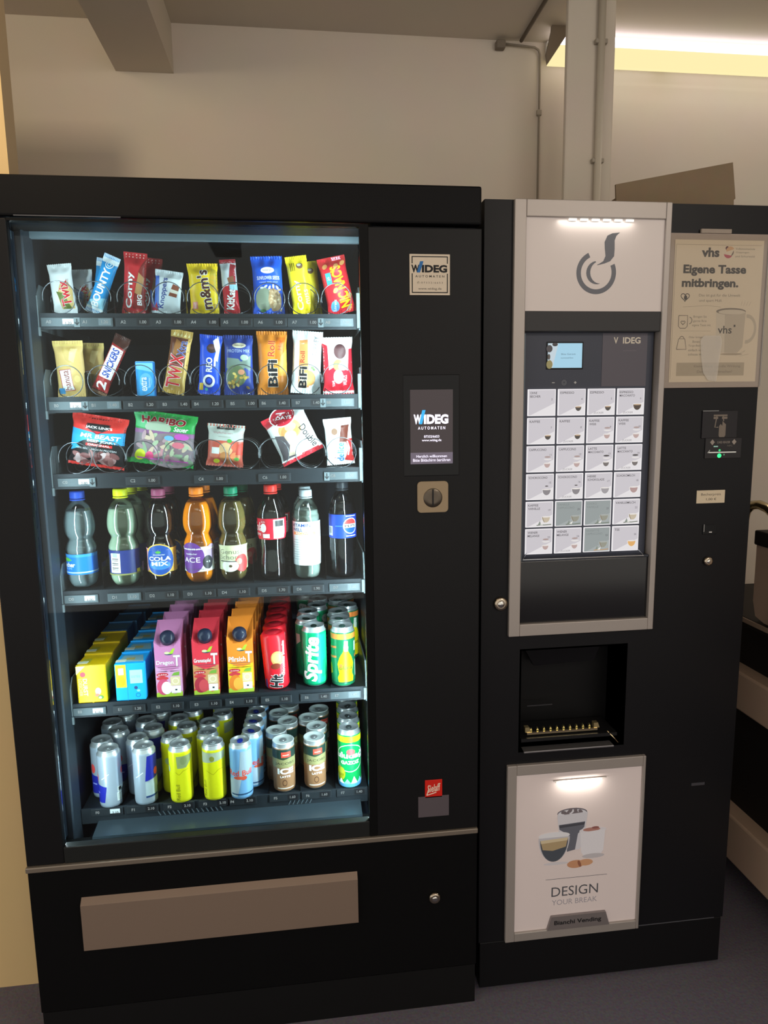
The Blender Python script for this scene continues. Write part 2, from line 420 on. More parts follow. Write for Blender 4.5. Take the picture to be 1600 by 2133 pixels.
# maker's badge and grey plate
b = rpx(885, 1625, 921, 1659, -.001); RED = P('#d8281e', .35)
w, h = b[1]-b[0], b[3]-b[2]; A = Art(w, h)
CRM = P('#f3dcc8', .4)
A.text('Sielaff', .02, .55, CRM, L=w*.8, H=h*.42, rot=8, bold=.03, shear=.35)
A.line([(-.4, .16), (.16, .3)], .06, CRM); A.line([(-.4, .16), (-.28, .5)], .06, CRM)
MB().box(b[0], b[1], -.003, -.001, b[2], b[3], RED, .0008).art(A, flat((b[0]+b[1])/2, b[2], -.003)).build('maker_badge', VM)
b = rpx(871, 1660, 935, 1697, -.001)
MB().box(b[0], b[1], -.003, -.001, b[2], b[3], P('#5c545a', .5), .0006).build('blank_plate', VM)
# sticker on the panel
def wideg(A, u, v, L, H, dark, blue, bold=.10):
    A.text('W', u-L/A.w*.395, v, dark, L=L*.235, H=H, bold=bold); A.text('IDEG', u+L/A.w*.13, v, dark, L=L*.70, H=H, bold=bold)
    k = H/A.h
    x = u-L/A.w*.305; s_ = L/A.w*.055
    A.poly([(x-s_, v-k*.5), (x+s_*.6, v-k*.5), (x+s_*2.4, v+k*.95), (x+s_*.7, v+k*.95)], blue)
b = rpx(853, 529, 937, 615, -.0015); w, h = b[1]-b[0], b[3]-b[2]; A = Art(w, h)
PAPER = P('#d9cbb8', .6); BLU = P('#2f6fb0', .5)
A.rect(-.45, .05, .45, .95, INK); A.rect(-.425, .075, .425, .925, PAPER)
A.rect(-.47, .53, .47, .77, PAPER)
wideg(A, 0, .645, w*.9, h*.19, INK, BLU)
A.text('A U T O M A T E N', 0, .46, INK, L=w*.72, H=h*.055, bold=.03)
A.text('\u2706: 0 7 3 3 2 / 6 6 5 3', 0, .305, INK, L=w*.64, H=h*.05); A.text('www.wideg.de', 0, .15, INK, L=w*.58, H=h*.07)
MB().box(b[0], b[1], -.0022, -.001, b[2], b[3], PAPER).art(A, flat((b[0]+b[1])/2, b[2], -.0022)).build('company_sticker', VM)
# touch screen
b = rpx(854, 812, 943, 965, -.002); w, h = b[1]-b[0], b[3]-b[2]; A = Art(w, h)
GW, GB = E('#f4ecff', 1.6), E('#25a5e0', 1.3)
A.rect(-.5, .0, .5, .155, E('#6c6170', .9))
wideg(A, 0, .605, w*.82, h*.13, GW, GB)
A.text('A U T O M A T E N', 0, .487, GW, L=w*.64, H=h*.04, bold=.03)
A.text('07332/6653', .0, .372, GW, L=w*.36, H=h*.034, bold=.02); A.text('www.wideg.de', .0, .318, GW, L=w*.46, H=h*.042, bold=.02)
A.text('Herzlich willkommen', 0, .105, GW, L=w*.72, H=h*.036); A.text('Bitte Bildschirm ber\u00fchren', 0, .052, GW, L=w*.88, H=h*.04)
sc = MB().box(b[0]-.014, b[1]+.014, -.002, .0, b[2]-.025, b[3]+.03, GLOSSBLACK, .001).build('screen_bezel', VM)
MB().box(b[0], b[1], -.0030, -.0020, b[2], b[3], E('#43353a', .55)).art(A, flat((b[0]+b[1])/2, b[2], -.003)).build('touch_screen', sc)
for a, c in (((843, 782), (847, 797)), ((953, 808), (955, 826))):
    q = rpx(*a, *c, -.0012); MB().box(q[0], q[1], -.0018, -.001, q[2], q[3], P('#77757a', .3, .5)).build('edge_mark', VM)
# coin slot plate
b = rpx(869, 1003, 933, 1066, -.002); cx, cz, r = (b[0]+b[1])/2, (b[2]+b[3])/2, (b[1]-b[0])/2
pts = []
for k, (sx, sz) in enumerate(((1, 1), (-1, 1), (-1, -1), (1, -1))):
    for j in range(6):
        a = math.radians(90*k+18*j); pts.append((cx+sx*(r-.008)+.008*math.cos(a), cz+sz*(r-.008)+.008*math.sin(a)))
o = MB().prism(pts, -.005, -.001, P('#9d8a70', .45, .3)).build('coin_plate', VM)
M = Matrix.Translation((cx, -.005, cz-.002)) @ Matrix.Rotation(math.pi/2, 4, 'X')
MB().lathe([(r*.62, .0002), (r*.58, .0014), (r*.30, .001), (.001, .0008)], P('#5f564c', .3, .8), 30, M, capb=False).build('coin_dish', o)
MB().box(cx-.0015, cx+.0015, -.0072, -.0064, cz-.018, cz+.016, INK).build('coin_slot', o)

# inside: delivery ledge, end brackets, vents
lg = MB().prism([(.153, .443), (.153, .452), (.098, .445), (.094, .424), (.10, .424), (.104, .438)], .105, .720, P('#3f4a52', .3, .5), axis='x')
lg.box(.105, .72, .0945, .0995, .39, .438, BLACK2).build('delivery_ledge', VM)
for x in (.118, .700):
    MB().prism([(x, .441), (x+.022, .441), (x+(.020 if x < .4 else .004), .400)], .088, .093, P('#8fa0a6', .35, .6)).build('ledge_bracket', VM)
VENT = P('#6c7880', .4, .4)
for i in range(14):
    x = .245+i*.011
    MB().prism([(x, .4535), (x+.0022, .4535), (x-.003, .4635), (x-.0052, .4635)], .1485, .151, VENT).build('vent_slot', VM)
for i in range(6):
    x = .545+i*.010
    MB().prism([(x, .4535), (x+.0022, .4535), (x+.0082, .465), (x+.006, .465)], .1485, .151, VENT).build('vent_slot', VM)

# trays
TZ = dict(A=1.602, B=1.429, C=1.265, D=1.005, E=.741, F=.479)
TY = .15
def colx(pts, y=.175): return [at(a, b, y).x for a, b in pts]
COLS = dict(
    A=colx([(128, 622), (202, 622), (281, 622), (353, 623), (425, 625), (491, 625), (562, 625), (632, 625), (700, 625)]),
    B=colx([(144, 796), (220, 796), (296, 796), (366, 796), (431, 795), (505, 794), (569, 794), (639, 794), (702, 793)]),
    C=colx([(161, 953), (232, 952), (300, 948), (375, 949), (440, 948), (510, 948), (571, 947), (647, 942), (710, 940)]),
    D=colx([(170, 1150), (259, 1150), (337, 1150), (415, 1150), (486, 1150), (568, 1150), (640, 1150), (715, 1150)]),
    E=colx([(190, 1420), (272, 1420), (350, 1400), (429, 1400), (501, 1390), (574, 1380), (655, 1370), (717, 1370)]),
    F=colx([(225, 1620), (298, 1612), (373, 1605), (446, 1600), (502, 1600), (591, 1590), (657, 1580), (729, 1570)]))
LAB = dict(
    A=[(0, '1.20'), (1, '1.20'), (2, '1.00'), (3, '1.00'), (4, '1.00'), (5, '1.00'), (6, '1.00'), (7, '1.00'), (8, '1.20')],
    B=[(0, '1.20'), (1, '1.40'), (2, '1.20'), (3, '1.40'), (4, '1.20'), (5, '1.00'), (6, '1.40'), (7, '1.40'), (8, '1.00')],
    C=[(0, '2.80'), (2, '1.00'), (4, '1.00'), (6, '1.00'), (8, '1.00')],
    D=[(0, '1.00'), (1, '1.10'), (2, '1.10'), (3, '1.10'), (4, '1.10'), (5, '1.70'), (6, '1.90'), (7, '1.00')],
    E=[(0, '1.10'), (1, '1.20'), (2, '1.10'), (3, '1.10'), (4, '1.10'), (5, '1.10'), (6, '1.40'), (7, '1.40')],
    F=[(0, '2.10'), (1, '2.10'), (2, '2.10'), (3, '2.10'), (4, '2.10'), (5, '1.60'), (6, '1.60'), (7, '1.40')])
LW = E('#ffffff', .35)
LBLACK = P('#25292d', .5)
def coil(x, z, r, turns, parent, flip=1):
    pts = []; N = 26
    y = .158
    for t_ in range(turns):
        for k in range(N):
            f = k/N
            yy = y + t_*.052 + (.004*f/.86 if f < .86 else .004+.048*(f-.86)/.14)
            a = math.radians(-15)+2*math.pi*f
            pts.append((x+flip*r*math.cos(a), yy, z+r*math.sin(a)))
    MB().tube(pts, .00105, WIRE, 6).build('spiral', parent)
for k, z in TZ.items():
    dz = .001 if k == 'F' else 0
    tr = MB().box(.068, .738, TY+.004, .72, z-.012, z, TRAY).box(.068, .738, TY, TY+.004, z-.032-dz, z+(.001 if k != 'F' else .004), TRAY if k != 'F' else P('#23282d', .5)).build('tray', VM)
    if k != 'F':
        for x0, x1, y0 in ((.0665, .0685, TY-.002), (.7375, .7405, TY-.004)):
            MB().prism([(y0, z-.034), (y0, z+.036), (y0+.018, z+.060), (.5, z+.06), (.5, z-.034)], x0, x1, TRAYLIGHT, axis='x').build('side_rail', tr)
        MB().box(.732, .745, TY-.008, TY+.002, z-.03, z+(.045 if k in 'ABC' else .0), TRAYLIGHT, .001).build('end_bracket', tr)
        MB().box(.0665, .0715, TY-.006, TY, z-.046, z-.028, TRAYLIGHT, .001).build('rail_hook', tr)
    cx = COLS[k]
    for i, price in LAB[k]:
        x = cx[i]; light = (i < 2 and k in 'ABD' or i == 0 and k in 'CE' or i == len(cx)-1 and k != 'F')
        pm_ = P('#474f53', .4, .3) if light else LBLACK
        a0, a1 = (x-.036, x+.036)
        zc = z-.017 if k != 'F' else z-.005
        l = MB().box(a0, a1, TY-.003, TY, zc-.0095, zc+.0085, pm_, .0006)
        A = Art(.07, .018)
        A.text(k+str(i), -.30, .5, LW, H=.0068, bold=.05)
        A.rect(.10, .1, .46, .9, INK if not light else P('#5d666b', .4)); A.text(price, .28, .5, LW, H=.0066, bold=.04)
        if i == 0: A.rect(.10, .25, .42, .85, P('#d9dde0', .5)); A.text(price, .27, .35, INK, H=.006, bold=.04)
        l.art(A, flat(x, zc-.009, TY-.003)).build('price_label', tr)
    if k in 'ABC':
        for i in (0, len(cx)-2):
            x = (cx[i]+cx[i+1])/2; zc = z-.017
            A = Art(.012, .018); A.line([(0, .2), (0, .85)], .18, INK); A.line([(-.35, .45), (0, .15), (.35, .45)], .2, INK)
            MB().box(x-.006, x+.006, TY-.004, TY-.0005, zc-.0105, zc+.0085, TRAYLIGHT).art(A, flat(x, zc-.009, TY-.004)).build('arrow_tab', tr)
    gaps = [(cx[i]+cx[i+1])/2 for i in range(len(cx)-1)]
    if k == 'F': gaps = [.1592, .2412, .325, .411, .500, .5745, .6595]
    if k == 'C': gaps = [gaps[1], gaps[3], gaps[5], gaps[7]]
    hgt = {'A': .052, 'B': .052, 'C': .06, 'D': .06, 'E': .045, 'F': .045}[k]
    for x in gaps:
        MB().box(x-.0006, x+.0006, .16, .66, z+.0005, z+hgt, ACRYL).build('divider', tr)
    if k in 'ABC':
        for i, x in enumerate(cx): coil(x, z+.0345, {'A': .033, 'B': .033, 'C': .034}[k], 3, tr, 1 if i % 2 else -1)

# ------------------------------------------------------------------ the goods: wrapped snacks
def wrap_surface(w, h, b, seed, narrow=.07):
    rnd = random.Random(seed); ph = [rnd.uniform(0, 6.28) for _ in range(6)]
    def ss(x): x = max(0, min(1, x)); return x*x*(3-2*x)
    def S(u, v, o=0.0, side=1):
        t = max(0, min(1, v/h)); e = ss((min(t, 1-t)-.055)/.17)
        a = max(0, 1-(2*u/w)**2)
        y = b*(a**.55)*(.12+.88*e)*(1 if .055 < t < .945 else .5)
        cr = math.exp(-((min(t, 1-t)-.10)/.07)**2)
        y += .0022*cr*math.sin(u*260/(.05/.05)+ph[0])*a + .0011*e*a*math.sin(70*u/w*.12+9*t+ph[1])*math.sin(13*t+ph[2])
        bend = .004*math.sin(math.pi*t+ph[3])
        return (u*(1-narrow*e), bend-side*y-(o if side > 0 else -o), v)
    return S
def wrapper_mesh(w, h, b, seed, base, art, parent, narrow=.07, rough=.32, seal=None, sealn=.06, pname='wrapper'):
    S = wrap_surface(w, h, b, seed, narrow); mb = MB(); nx, nz = int(w/.003)+10, int(h/.0045)+10
    bm_ = base if not isinstance(base, str) else P(base, rough)
    for side in (1, -1):
        vs = [S(w*(i/nx-.5), h*(sealn+(1-2*sealn)*j/nz), 0, side) for j in range(nz+1) for i in range(nx+1)]
        fs = [[j*(nx+1)+i, j*(nx+1)+i+1, (j+1)*(nx+1)+i+1, (j+1)*(nx+1)+i] for j in range(nz) for i in range(nx)]
        if side < 0: fs = [f[::-1] for f in fs]
        mb.add(vs, fs, bm_, True)
    if art: mb.art(art, S, .0001, .004)
    mb.build(pname, parent)
    sm_ = bm_ if seal is None else P(seal, rough)
    for nm, v0, v1 in (('bottom_seal', 0, sealn), ('top_seal', 1-sealn, 1)):
        q = MB(); n = 24
        vs, fs = [], []
        for side in (1, -1):
            b0 = len(vs)
            for j in range(3):
                for i in range(n+1):
                    x, y, z = S(w*(i/n-.5), h*(v0+(v1-v0)*j/2), 0, side)
                    edge = (j == 0 and v0 == 0) or (j == 2 and v1 == 1)
                    vs.append((x, y+(.0006 if i % 2 else -.0006), z+((.0011 if i % 2 else 0)*(1 if v0 == 0 else -1) if edge else 0)))
            for j in range(2):
                for i in range(n):
                    f = [b0+j*(n+1)+i, b0+j*(n+1)+i+1, b0+(j+1)*(n+1)+i+1, b0+(j+1)*(n+1)+i]
                    fs.append(f if side > 0 else f[::-1])
        q.add(vs, fs, sm_, False); q.build(nm, parent)
def snack(name, label, cat, pb, pt, wpx, tray, base, artf, b=.011, y=.193, group=None, seed=1, narrow=.07, rough=.32, seal=None, sealn=.06, behind=()):
    Bp, Tp = at(*pb, y), at(*pt, y); w = pxm(wpx, Bp)
    th = math.atan2(Tp.x-Bp.x, Tp.z-Bp.z); z = TZ[tray]+.0014+w/2*abs(math.sin(th))
    h = (Tp.z-z)/math.cos(th)
    t = thing(name, label, cat, (Bp.x, y, z), group, (0, th, 0))
    A = Art(w, h)
    if artf: artf(A)
    wrapper_mesh(w, h, b, seed, base, A, t, narrow, rough, seal, sealn)
    for lab, dx, dth, dy in behind:
        a = th+math.radians(dth)
        dup(t, (Bp.x+dx, y+dy, TZ[tray]+.0014+w/2*abs(math.sin(a))), lab, (0, a, 0))
    return t
R90 = dict(rot=90)
WHT = P('#f6f6f4', .35); REDP = P('#d0202a', .35); BRN = P('#4a2218', .4); YEL = P('#f4d51a', .35); GOLD = P('#c9a35a', .3)
def c(h): return P(h, .38)
GA, GB_, GC = 'snacks on the top tray', 'snacks on the second tray', 'bags on the third tray'

def a_twix(A):
    A.rect(-.5, .0, .5, .09, c('#dfe4e6'))
    A.poly([(-.1, .1), (.42, .1), (.46, .5), (.3, .62), (0, .62), (-.2, .4)], c('#d9b978'))
    A.poly([(-.02, .1), (.3, .1), (.1, .4), (-.25, .45)], c('#6a7a3a'))
    A.text('Twix', .12, .40, REDP, L=A.h*.50, H=A.w*.42, rot=96, bold=.05, out=WHT, ob=.035)
    A.text('WHITE', .30, .60, c('#9c6a5a'), L=A.h*.16, H=A.w*.10, rot=90)
snack('chocolate_bar', 'white chocolate bar wrapper with red lettering in the first spiral of the top tray', 'snack', (140, 653), (122, 549), 48, 'A', '#e9edee', a_twix, .009, seed=3, group=GA,
      behind=(('white chocolate bar wrapper standing crookedly behind the front one in the first spiral', .022, 3, .052),))
def a_bounty(A):
    A.rect(-.5, .86, .5, 1, c('#dfe9ee')); A.rect(-.5, 0, .5, .10, c('#e6f0f4'))
    A.poly([(-.5, .1), (.5, .1), (.5, .3), (-.5, .18)], c('#9fd8ee'))
    A.ring(.05, .84, .22, .05, c('#eef6fa')); A.ring(.05, .84, .1, .05, c('#c8e4f0'))
    A.text('BOUNTY', .0, .44, WHT, L=A.h*.66, H=A.w*.48, rot=88, bold=.06, out=c('#1466a6'), ob=.03)
snack('coconut_bar', 'blue coconut bar leaning right in the second spiral of the top tray', 'snack', (193, 653), (237, 534), 34, 'A', '#1f8fd0', a_bounty, .011, seed=4, group=GA,
      behind=(('blue coconut bar standing behind the leaning one in the second spiral', -.004, -12, .052),))
def a_corny(A):
    A.rect(-.5, .90, .5, 1, c('#b8262c')); 
    for i in range(6): A.rect(-.42+i*.15, .915, -.37+i*.15, .975, c('#f1c9c0'))
    A.poly([(-.05, .1), (.5, .1), (.5, .95), (.2, .7)], c('#8a2a26'))
    A.poly([(.05, .35), (.32, .3), (.44, .6), (.2, .68)], c('#b98a5a'))
    A.text('Corny', -.16, .39, WHT, L=A.h*.58, H=A.w*.36, rot=90, bold=.04, out=c('#7c1418'), ob=.03)
    A.text('BIG', .28, .24, WHT, L=A.h*.17, H=A.w*.2, rot=90, bold=.05)
    A.poly([(-.4, .01), (-.1, .01), (-.2, .07)], c('#e0a050')); A.poly([(.0, .01), (.35, .01), (.2, .06)], c('#d89a50'))
snack('cereal_bar', 'tall red cereal bar in the third spiral of the top tray', 'snack', (279, 656), (282, 526), 47, 'A', '#c0282e', a_corny, .012, seed=5, group=GA,
      behind=(('red cereal bar standing behind the tall front one', .022, 0, .052),))
def a_knop(A):
    A.rect(-.5, .82, .5, 1, c('#c9d2d8')); A.rect(-.5, 0, .5, .1, c('#d3dade'))
    A.poly([(-.5, .05), (-.30, .05), (-.34, .85), (-.5, .85)], c('#3a64b8')); A.poly([(-.5, .05), (-.3, .05), (-.4, .25)], c('#b8283a'))
    A.poly([(.05, .42), (.35, .40), (.44, .66), (.2, .7)], c('#8a4a34')); A.poly([(.1, .50), (.38, .48), (.4, .55), (.12, .58)], c('#eadfd0'))
    A.text('Knoppers', -.14, .47, c('#1f3f96'), L=A.h*.70, H=A.w*.27, rot=84, bold=.03)
snack('wafer_pack', 'silver and blue wafer packet in the fourth spiral of the top tray', 'snack', (347, 656), (354, 565), 56, 'A', '#dfe6ea', a_knop, .010, seed=6, group=GA)
def a_mms(A):
    A.poly([(.2, .55), (.5, .4), (.5, .85), (.3, .9)], c('#b8a02a')); A.poly([(-.5, .1), (-.2, .1), (-.32, .5), (-.5, .5)], c('#e9b918'))
    for u, v in ((.36, .72), (.3, .62), (.42, .5), (.38, .18), (.25, .12)): A.ell(u, v, .1, .075, c('#c9a01e'))
    A.text("m&m's", .04, .49, BRN, L=A.h*.74, H=A.w*.38, rot=96, bold=.06, out=WHT, ob=.05)
    A.rect(-.4, .13, -.22, .26, c('#e88a7a')); A.text('PEANUT', -.31, .195, WHT, L=A.h*.11, H=A.w*.08, rot=90)
snack('peanut_bag', 'yellow peanut candy bag with brown lettering on the top tray', 'snack', (428, 656), (421, 549), 62, 'A', '#efc91a', a_mms, .014, seed=7, group=GA)
def a_kit(A):
    A.rect(-.5, .52, .5, 1, c('#c6ced2')); A.rect(-.5, .93, .5, 1, c('#8a2a32'))
    A.poly([(-.1, .45), (.4, .5), (.5, .9), (.15, .92)], c('#a03038')); A.poly([(0, .52), (.36, .55), (.3, .7), (-.1, .66)], c('#8a5a40'))
    A.rect(.0, .44, .5, .54, c('#9fd0e0'))
    A.text('KitKat', .02, .28, WHT, L=A.h*.36, H=A.w*.5, rot=80, bold=.06, out=c('#8a1018'), ob=.03)
snack('wafer_bar', 'narrow red and silver wafer bar in the sixth spiral of the top tray', 'snack', (485, 655), (473, 540), 33, 'A', '#b8222c', a_kit, .009, seed=8, group=GA)
def a_sun(A):
    A.ell(.02, .75, .23, .10, WHT); A.text('Seeberger', .02, .75, c('#7a3a3a'), L=A.w*.34, H=A.h*.04)
    A.text('SUNFLOWER SEEDS', .03, .625, WHT, L=A.w*.76, H=A.h*.06, bold=.02); A.text('roasted, seeds salted', .03, .555, c('#cfe0f4'), L=A.w*.62, H=A.h*.03)
    A.ell(-.14, .27, .30, .36, c('#8f9a86')); A.ell(.22, .25, .22, .34, c('#c2a27c'))
    rnd = random.Random(2)
    for i in range(34):
        u, v = rnd.uniform(.06, .40), rnd.uniform(.08, .44); A.ell(u, v, .055, .03, c(rnd.choice(['#d9bd97', '#b8956c', '#e6d0ae', '#9a7a55'])), rot=rnd.uniform(0, 180), n=10)
    for i in range(5): A.ell(-.2+i*.13, .46+.02*(i % 2), .07, .035, c('#dfe3dd'), rot=30*i, n=10)
    A.ell(-.2, .08, .10, .05, c('#4a7a4a'))
snack('seed_bag', 'bright blue sunflower seed bag on the top tray', 'snack', (562, 653), (554, 533), 64, 'A', '#1f58d0', a_sun, .014, seed=9, group=GA)
def a_cornyy(A):
    for i in range(3): A.rect(-.35+i*.09, .74, -.30+i*.09, .88, c('#8a7a18'))
    A.ell(.12, .82, .17, .14, c('#7a5a40')); A.ell(.10, .84, .1, .07, c('#d8d0c0'))
    A.text('Corny', -.10, .34, c('#f2ecb0'), L=A.h*.50, H=A.w*.40, rot=94, bold=.05, out=c('#d8c030'), ob=.02)
    A.text('nuss', .28, .30, c('#f0e9a8'), L=A.h*.24, H=A.w*.2, rot=94)
    A.rect(-.5, 0, .5, .09, c('#f6d808')); A.rect(.05, .02, .35, .06, c('#c9a010'))
snack('cereal_bar', 'yellow cereal bar on the top tray beside the blue seed bag', 'snack', (634, 656), (615, 534), 44, 'A', '#eed82a', a_cornyy, .011, seed=10, group=GA,
      behind=(('yellow cereal bar standing behind the front yellow one', .021, 2, .052),))
def a_nic(A):
    A.rect(-.5, .84, .5, 1, c('#b8302e')); A.rect(.0, .93, .35, .985, c('#f0b8c8'))
    A.text("NIC NAC'S", .12, .46, c('#f6e01c'), L=A.h*.72, H=A.w*.42, rot=96, bold=.06, out=c('#a01818'), ob=.02)
    A.rect(-.36, .52, -.16, .72, c('#4ab0c0')); A.text('XL', -.26, .62, WHT, L=A.w*.12, H=A.h*.06)
    A.ell(-.22, .14, .16, .18, c('#5a9ad0')); A.text('Lorenz', -.22, .16, WHT, L=A.h*.18, H=A.w*.1, rot=80)
    for u, v in ((-.1, .4), (.4, .28), (.28, .07), (-.3, .84), (.1, .82), (.36, .86)): A.ell(u, v, .11, .075, c('#e0a060'), rot=40)
snack('peanut_bag', 'red peanut snack bag with yellow lettering in the last spiral of the top tray', 'snack', (714, 658), (687, 536), 58, 'A', '#cf2a34', a_nic, .014, seed=11, group=GA)
# second tray
def a_han(A):
    A.rect(-.5, .90, .5, 1, c('#dcc070')); A.poly([(-.2, .88), (.3, .88), (.22, .66), (.05, .60), (-.1, .66)], c('#c8a860'))
    A.poly([(.1, .86), (.35, .85), (.18, .6), (.02, .66)], c('#e8cf90'))
    A.ell(.22, .30, .18, .2, c('#cfae6c')); A.ell(.25, .32, .1, .12, c('#dfc27e'))
    A.poly([(-.30, .10), (.12, .12), (.04, .50), (-.38, .48)], c('#b03040')); A.poly([(-.28, .11), (.10, .13), (.03, .49), (-.35, .47)], WHT)
    A.text('hanuta', -.125, .30, c('#8a3a30'), L=A.h*.34, H=A.w*.24, rot=96, bold=.02)
    A.rect(-.44, .06, -.24, .16, c('#4a9ad0'))
snack('wafer_pack', 'gold hazelnut wafer packet in the first spiral of the second tray', 'snack', (152, 826), (141, 710), 60, 'B', '#d8b674', a_han, .012, seed=12, group=GB_, rough=.25,
      behind=(('gold hazelnut wafer packet standing behind the front gold one', .026, 2, .052),))
def a_snk(A):
    A.rect(-.5, .0, .5, .04, c('#8a6a50')); A.poly([(-.5, .05), (.5, .05), (.5, .80), (-.5, .84)], c('#a02a2a'))
    A.poly([(-.40, .27), (.42, .27), (.42, .78), (-.40, .80)], WHT)
    A.text('SNICKERS', .0, .53, c('#1c3f9a'), L=A.h*.48, H=A.w*.50, rot=90, bold=.07, shear=.2)
    A.text('2', -.02, .15, WHT, L=A.h*.13, H=A.w*.62, rot=90, bold=.05)
snack('chocolate_bar', 'dark brown chocolate bar with white and blue label leaning far right', 'snack', (206, 822), (258, 700), 33, 'B', '#4a2a24', a_snk, .011, seed=13, group=GB_)
def a_extra(A):
    A.rect(-.46, .02, .46, .97, c('#3a9fe0')); A.poly([(-.46, .97), (.46, .97), (.46, .7), (-.46, .8)], c('#7cc4ee'))
    A.ell(.05, .45, .34, .44, c('#6ab8ec')); A.ell(.05, .42, .25, .30, c('#4a9fdc'))
    A.text('extra', -.08, .36, WHT, L=A.h*.40, H=A.w*.34, rot=90, bold=.03); A.text('Eisbonbon', .22, .4, c('#d8ecfa'), L=A.h*.26, H=A.w*.1, rot=90)
b0, b1 = at(287, 827, .19), at(320, 754, .19)
t = thing('gum_pack', 'small light blue chewing gum packet in the third spiral of the second tray', 'snack', (0, 0, 0), GB_)
w, h = b1.x-b0.x, b1.z-TZ['B']-.001; A = Art(w, h); a_extra(A)
MB().box(b0.x, b1.x, .184, .206, TZ['B']+.001, b1.z, c('#2a7fd0'), .0012).art(A, flat((b0.x+b1.x)/2, TZ['B']+.001, .184)).build('carton', t)
MB().box(b0.x+.001, b1.x-.001, .186, .204, b1.z, b1.z+.0012, c('#8fd0f0')).build('lid_flap', t)
def a_twx(A):
    A.rect(-.5, .88, .5, 1, GOLD); 
    for i in range(5): A.poly([(-.4+i*.17, .90), (-.32+i*.17, .98), (-.28+i*.17, .90)], c('#f4e0a0'))
    A.rect(-.5, .45, .5, .88, c('#6a3a28')); A.poly([(.38, .05), (.5, .05), (.5, .9), (.34, .9)], c('#d8b060')); A.poly([(-.3, .62), (-.1, .6), (.1, .8), (-.2, .86)], c('#a06a3a'))
    A.text('TWIX', -.06, .36, REDP, L=A.h*.52, H=A.w*.66, rot=88, bold=.05, out=WHT, ob=.04)
    A.text('Xtra', .14, .72, c('#3a4a9a'), L=A.h*.24, H=A.w*.42, rot=88, bold=.02, out=WHT, ob=.025)
snack('chocolate_bar', 'tall golden chocolate bar with big red lettering on the second tray', 'snack', (361, 825), (381, 688), 44, 'B', '#b8904a', a_twx, .012, seed=14, group=GB_, rough=.22, seal='#c9a048')
def a_oreo(A):
    A.ell(.08, .77, .24, .20, c('#3a2a2a')); A.ell(.06, .80, .17, .13, c('#5a4040'))
    A.poly([(.1, .9), (.3, .98), (.45, .80), (.36, .56), (.2, .6), (.28, .72)], WHT)
    A.ring(.0, .23, .23, .10, WHT); A.ring(.0, .23, .15, .05, c('#0f2a80'))
    A.text('REO', -.02, .50, WHT, L=A.h*.24, H=A.w*.30, rot=90, bold=.06, out=c('#0f2a80'), ob=.03)
    A.rect(.20, .48, .28, .62, WHT)
    A.rect(-.44, .07, -.26, .19, c('#e0b83a')); A.ell(-.12, .09, .07, .07, c('#5ac0b0'))
snack('biscuit_pack', 'royal blue biscuit packet with white ring lettering on the second tray', 'snack', (435, 825), (441, 698), 46, 'B', '#1c4fd0', a_oreo, .014, seed=15, group=GB_)
def a_prot(A):
    A.ell(.04, .82, .24, .09, c('#c8c0a8')); A.text('Seeberger', .04, .82, c('#6a4a40'), L=A.w*.34, H=A.h*.035)
    A.text('PROTEIN MIX', .02, .73, c('#a8b8d8'), L=A.w*.78, H=A.h*.05)
    A.poly([(-.4, .62), (.0, .60), (.1, .55), (.45, .66), (.42, .4), (.25, .45), (-.1, .4), (-.45, .45)], c('#6f8078'))
    A.ell(-.1, .32, .38, .36, c('#5f6f50'))
    rnd = random.Random(4)
    for i in range(22): A.ell(rnd.uniform(-.36, .34), rnd.uniform(.12, .36), .07, .045, c(rnd.choice(['#c8a850', '#b89a48', '#8a7040', '#d8c070', '#6a5a3a'])), rot=rnd.uniform(0, 180), n=10)
    A.ell(.1, .38, .12, .09, c('#c88a6a')); A.ell(.22, .62, .14, .1, c('#9fb0a0'))
snack('nut_bag', 'navy blue nut mix bag on the second tray', 'snack', (500, 826), (496, 698), 60, 'B', '#2a3f8a', a_prot, .014, seed=16, group=GB_)
def a_bifi(A, hot=True):
    A.poly([(.1, .55), (.4, .5), (.46, .9), (.15, .9)], c('#c8681a' if hot else '#d8955a'))
    if hot: A.poly([(.2, .3), (.5, .3), (.5, .72), (.3, .6)], c('#e8a040'))
    A.text('BiFi', .0 if hot else -.08, .34, INK, L=A.h*.42, H=A.w*.34, rot=90, bold=.08, out=c('#f6efe0'), ob=.04)
    A.text('Roll', -.02 if hot else -.05, .72, c('#b03a20') if hot else c('#a03028'), L=A.h*.24, H=A.w*.24, rot=86, bold=.03, out=c('#f4d8b0'), ob=.02)
def a_bifih(A):
    a_bifi(A); A.text('Hot', .28, .78, c('#a83018'), L=A.h*.16, H=A.w*.13, rot=82)
snack('sausage_roll_pack', 'orange sausage roll wrapper on the second tray', 'snack', (570, 826), (566, 690), 62, 'B', '#d9822a', a_bifih, .014, seed=17, group=GB_)
def a_bifit(A):
    A.poly([(-.42, .05), (.2, .05), (.34, .35), (-.1, .95), (-.34, .9)], c('#eef2f2')); A.poly([(-.28, .1), (.1, .1), (.0, .86), (-.28, .84)], c('#cf8a52'))
    A.ell(.1, .25, .22, .25, c('#d99a5c'))
    A.text('BiFi', -.12, .26, INK, L=A.h*.34, H=A.w*.28, rot=90, bold=.08, out=c('#f6efe0'), ob=.04)
    A.text('Roll', -.16, .58, c('#a03028'), L=A.h*.18, H=A.w*.16, rot=90, bold=.03)
    A.text('TURKEY', .28, .76, c('#5a6068'), L=A.h*.32, H=A.w*.16, rot=86)
    A.ell(.2, .42, .06, .05, c('#6ab04a')); A.ell(.26, .39, .05, .04, c('#5aa03a'))
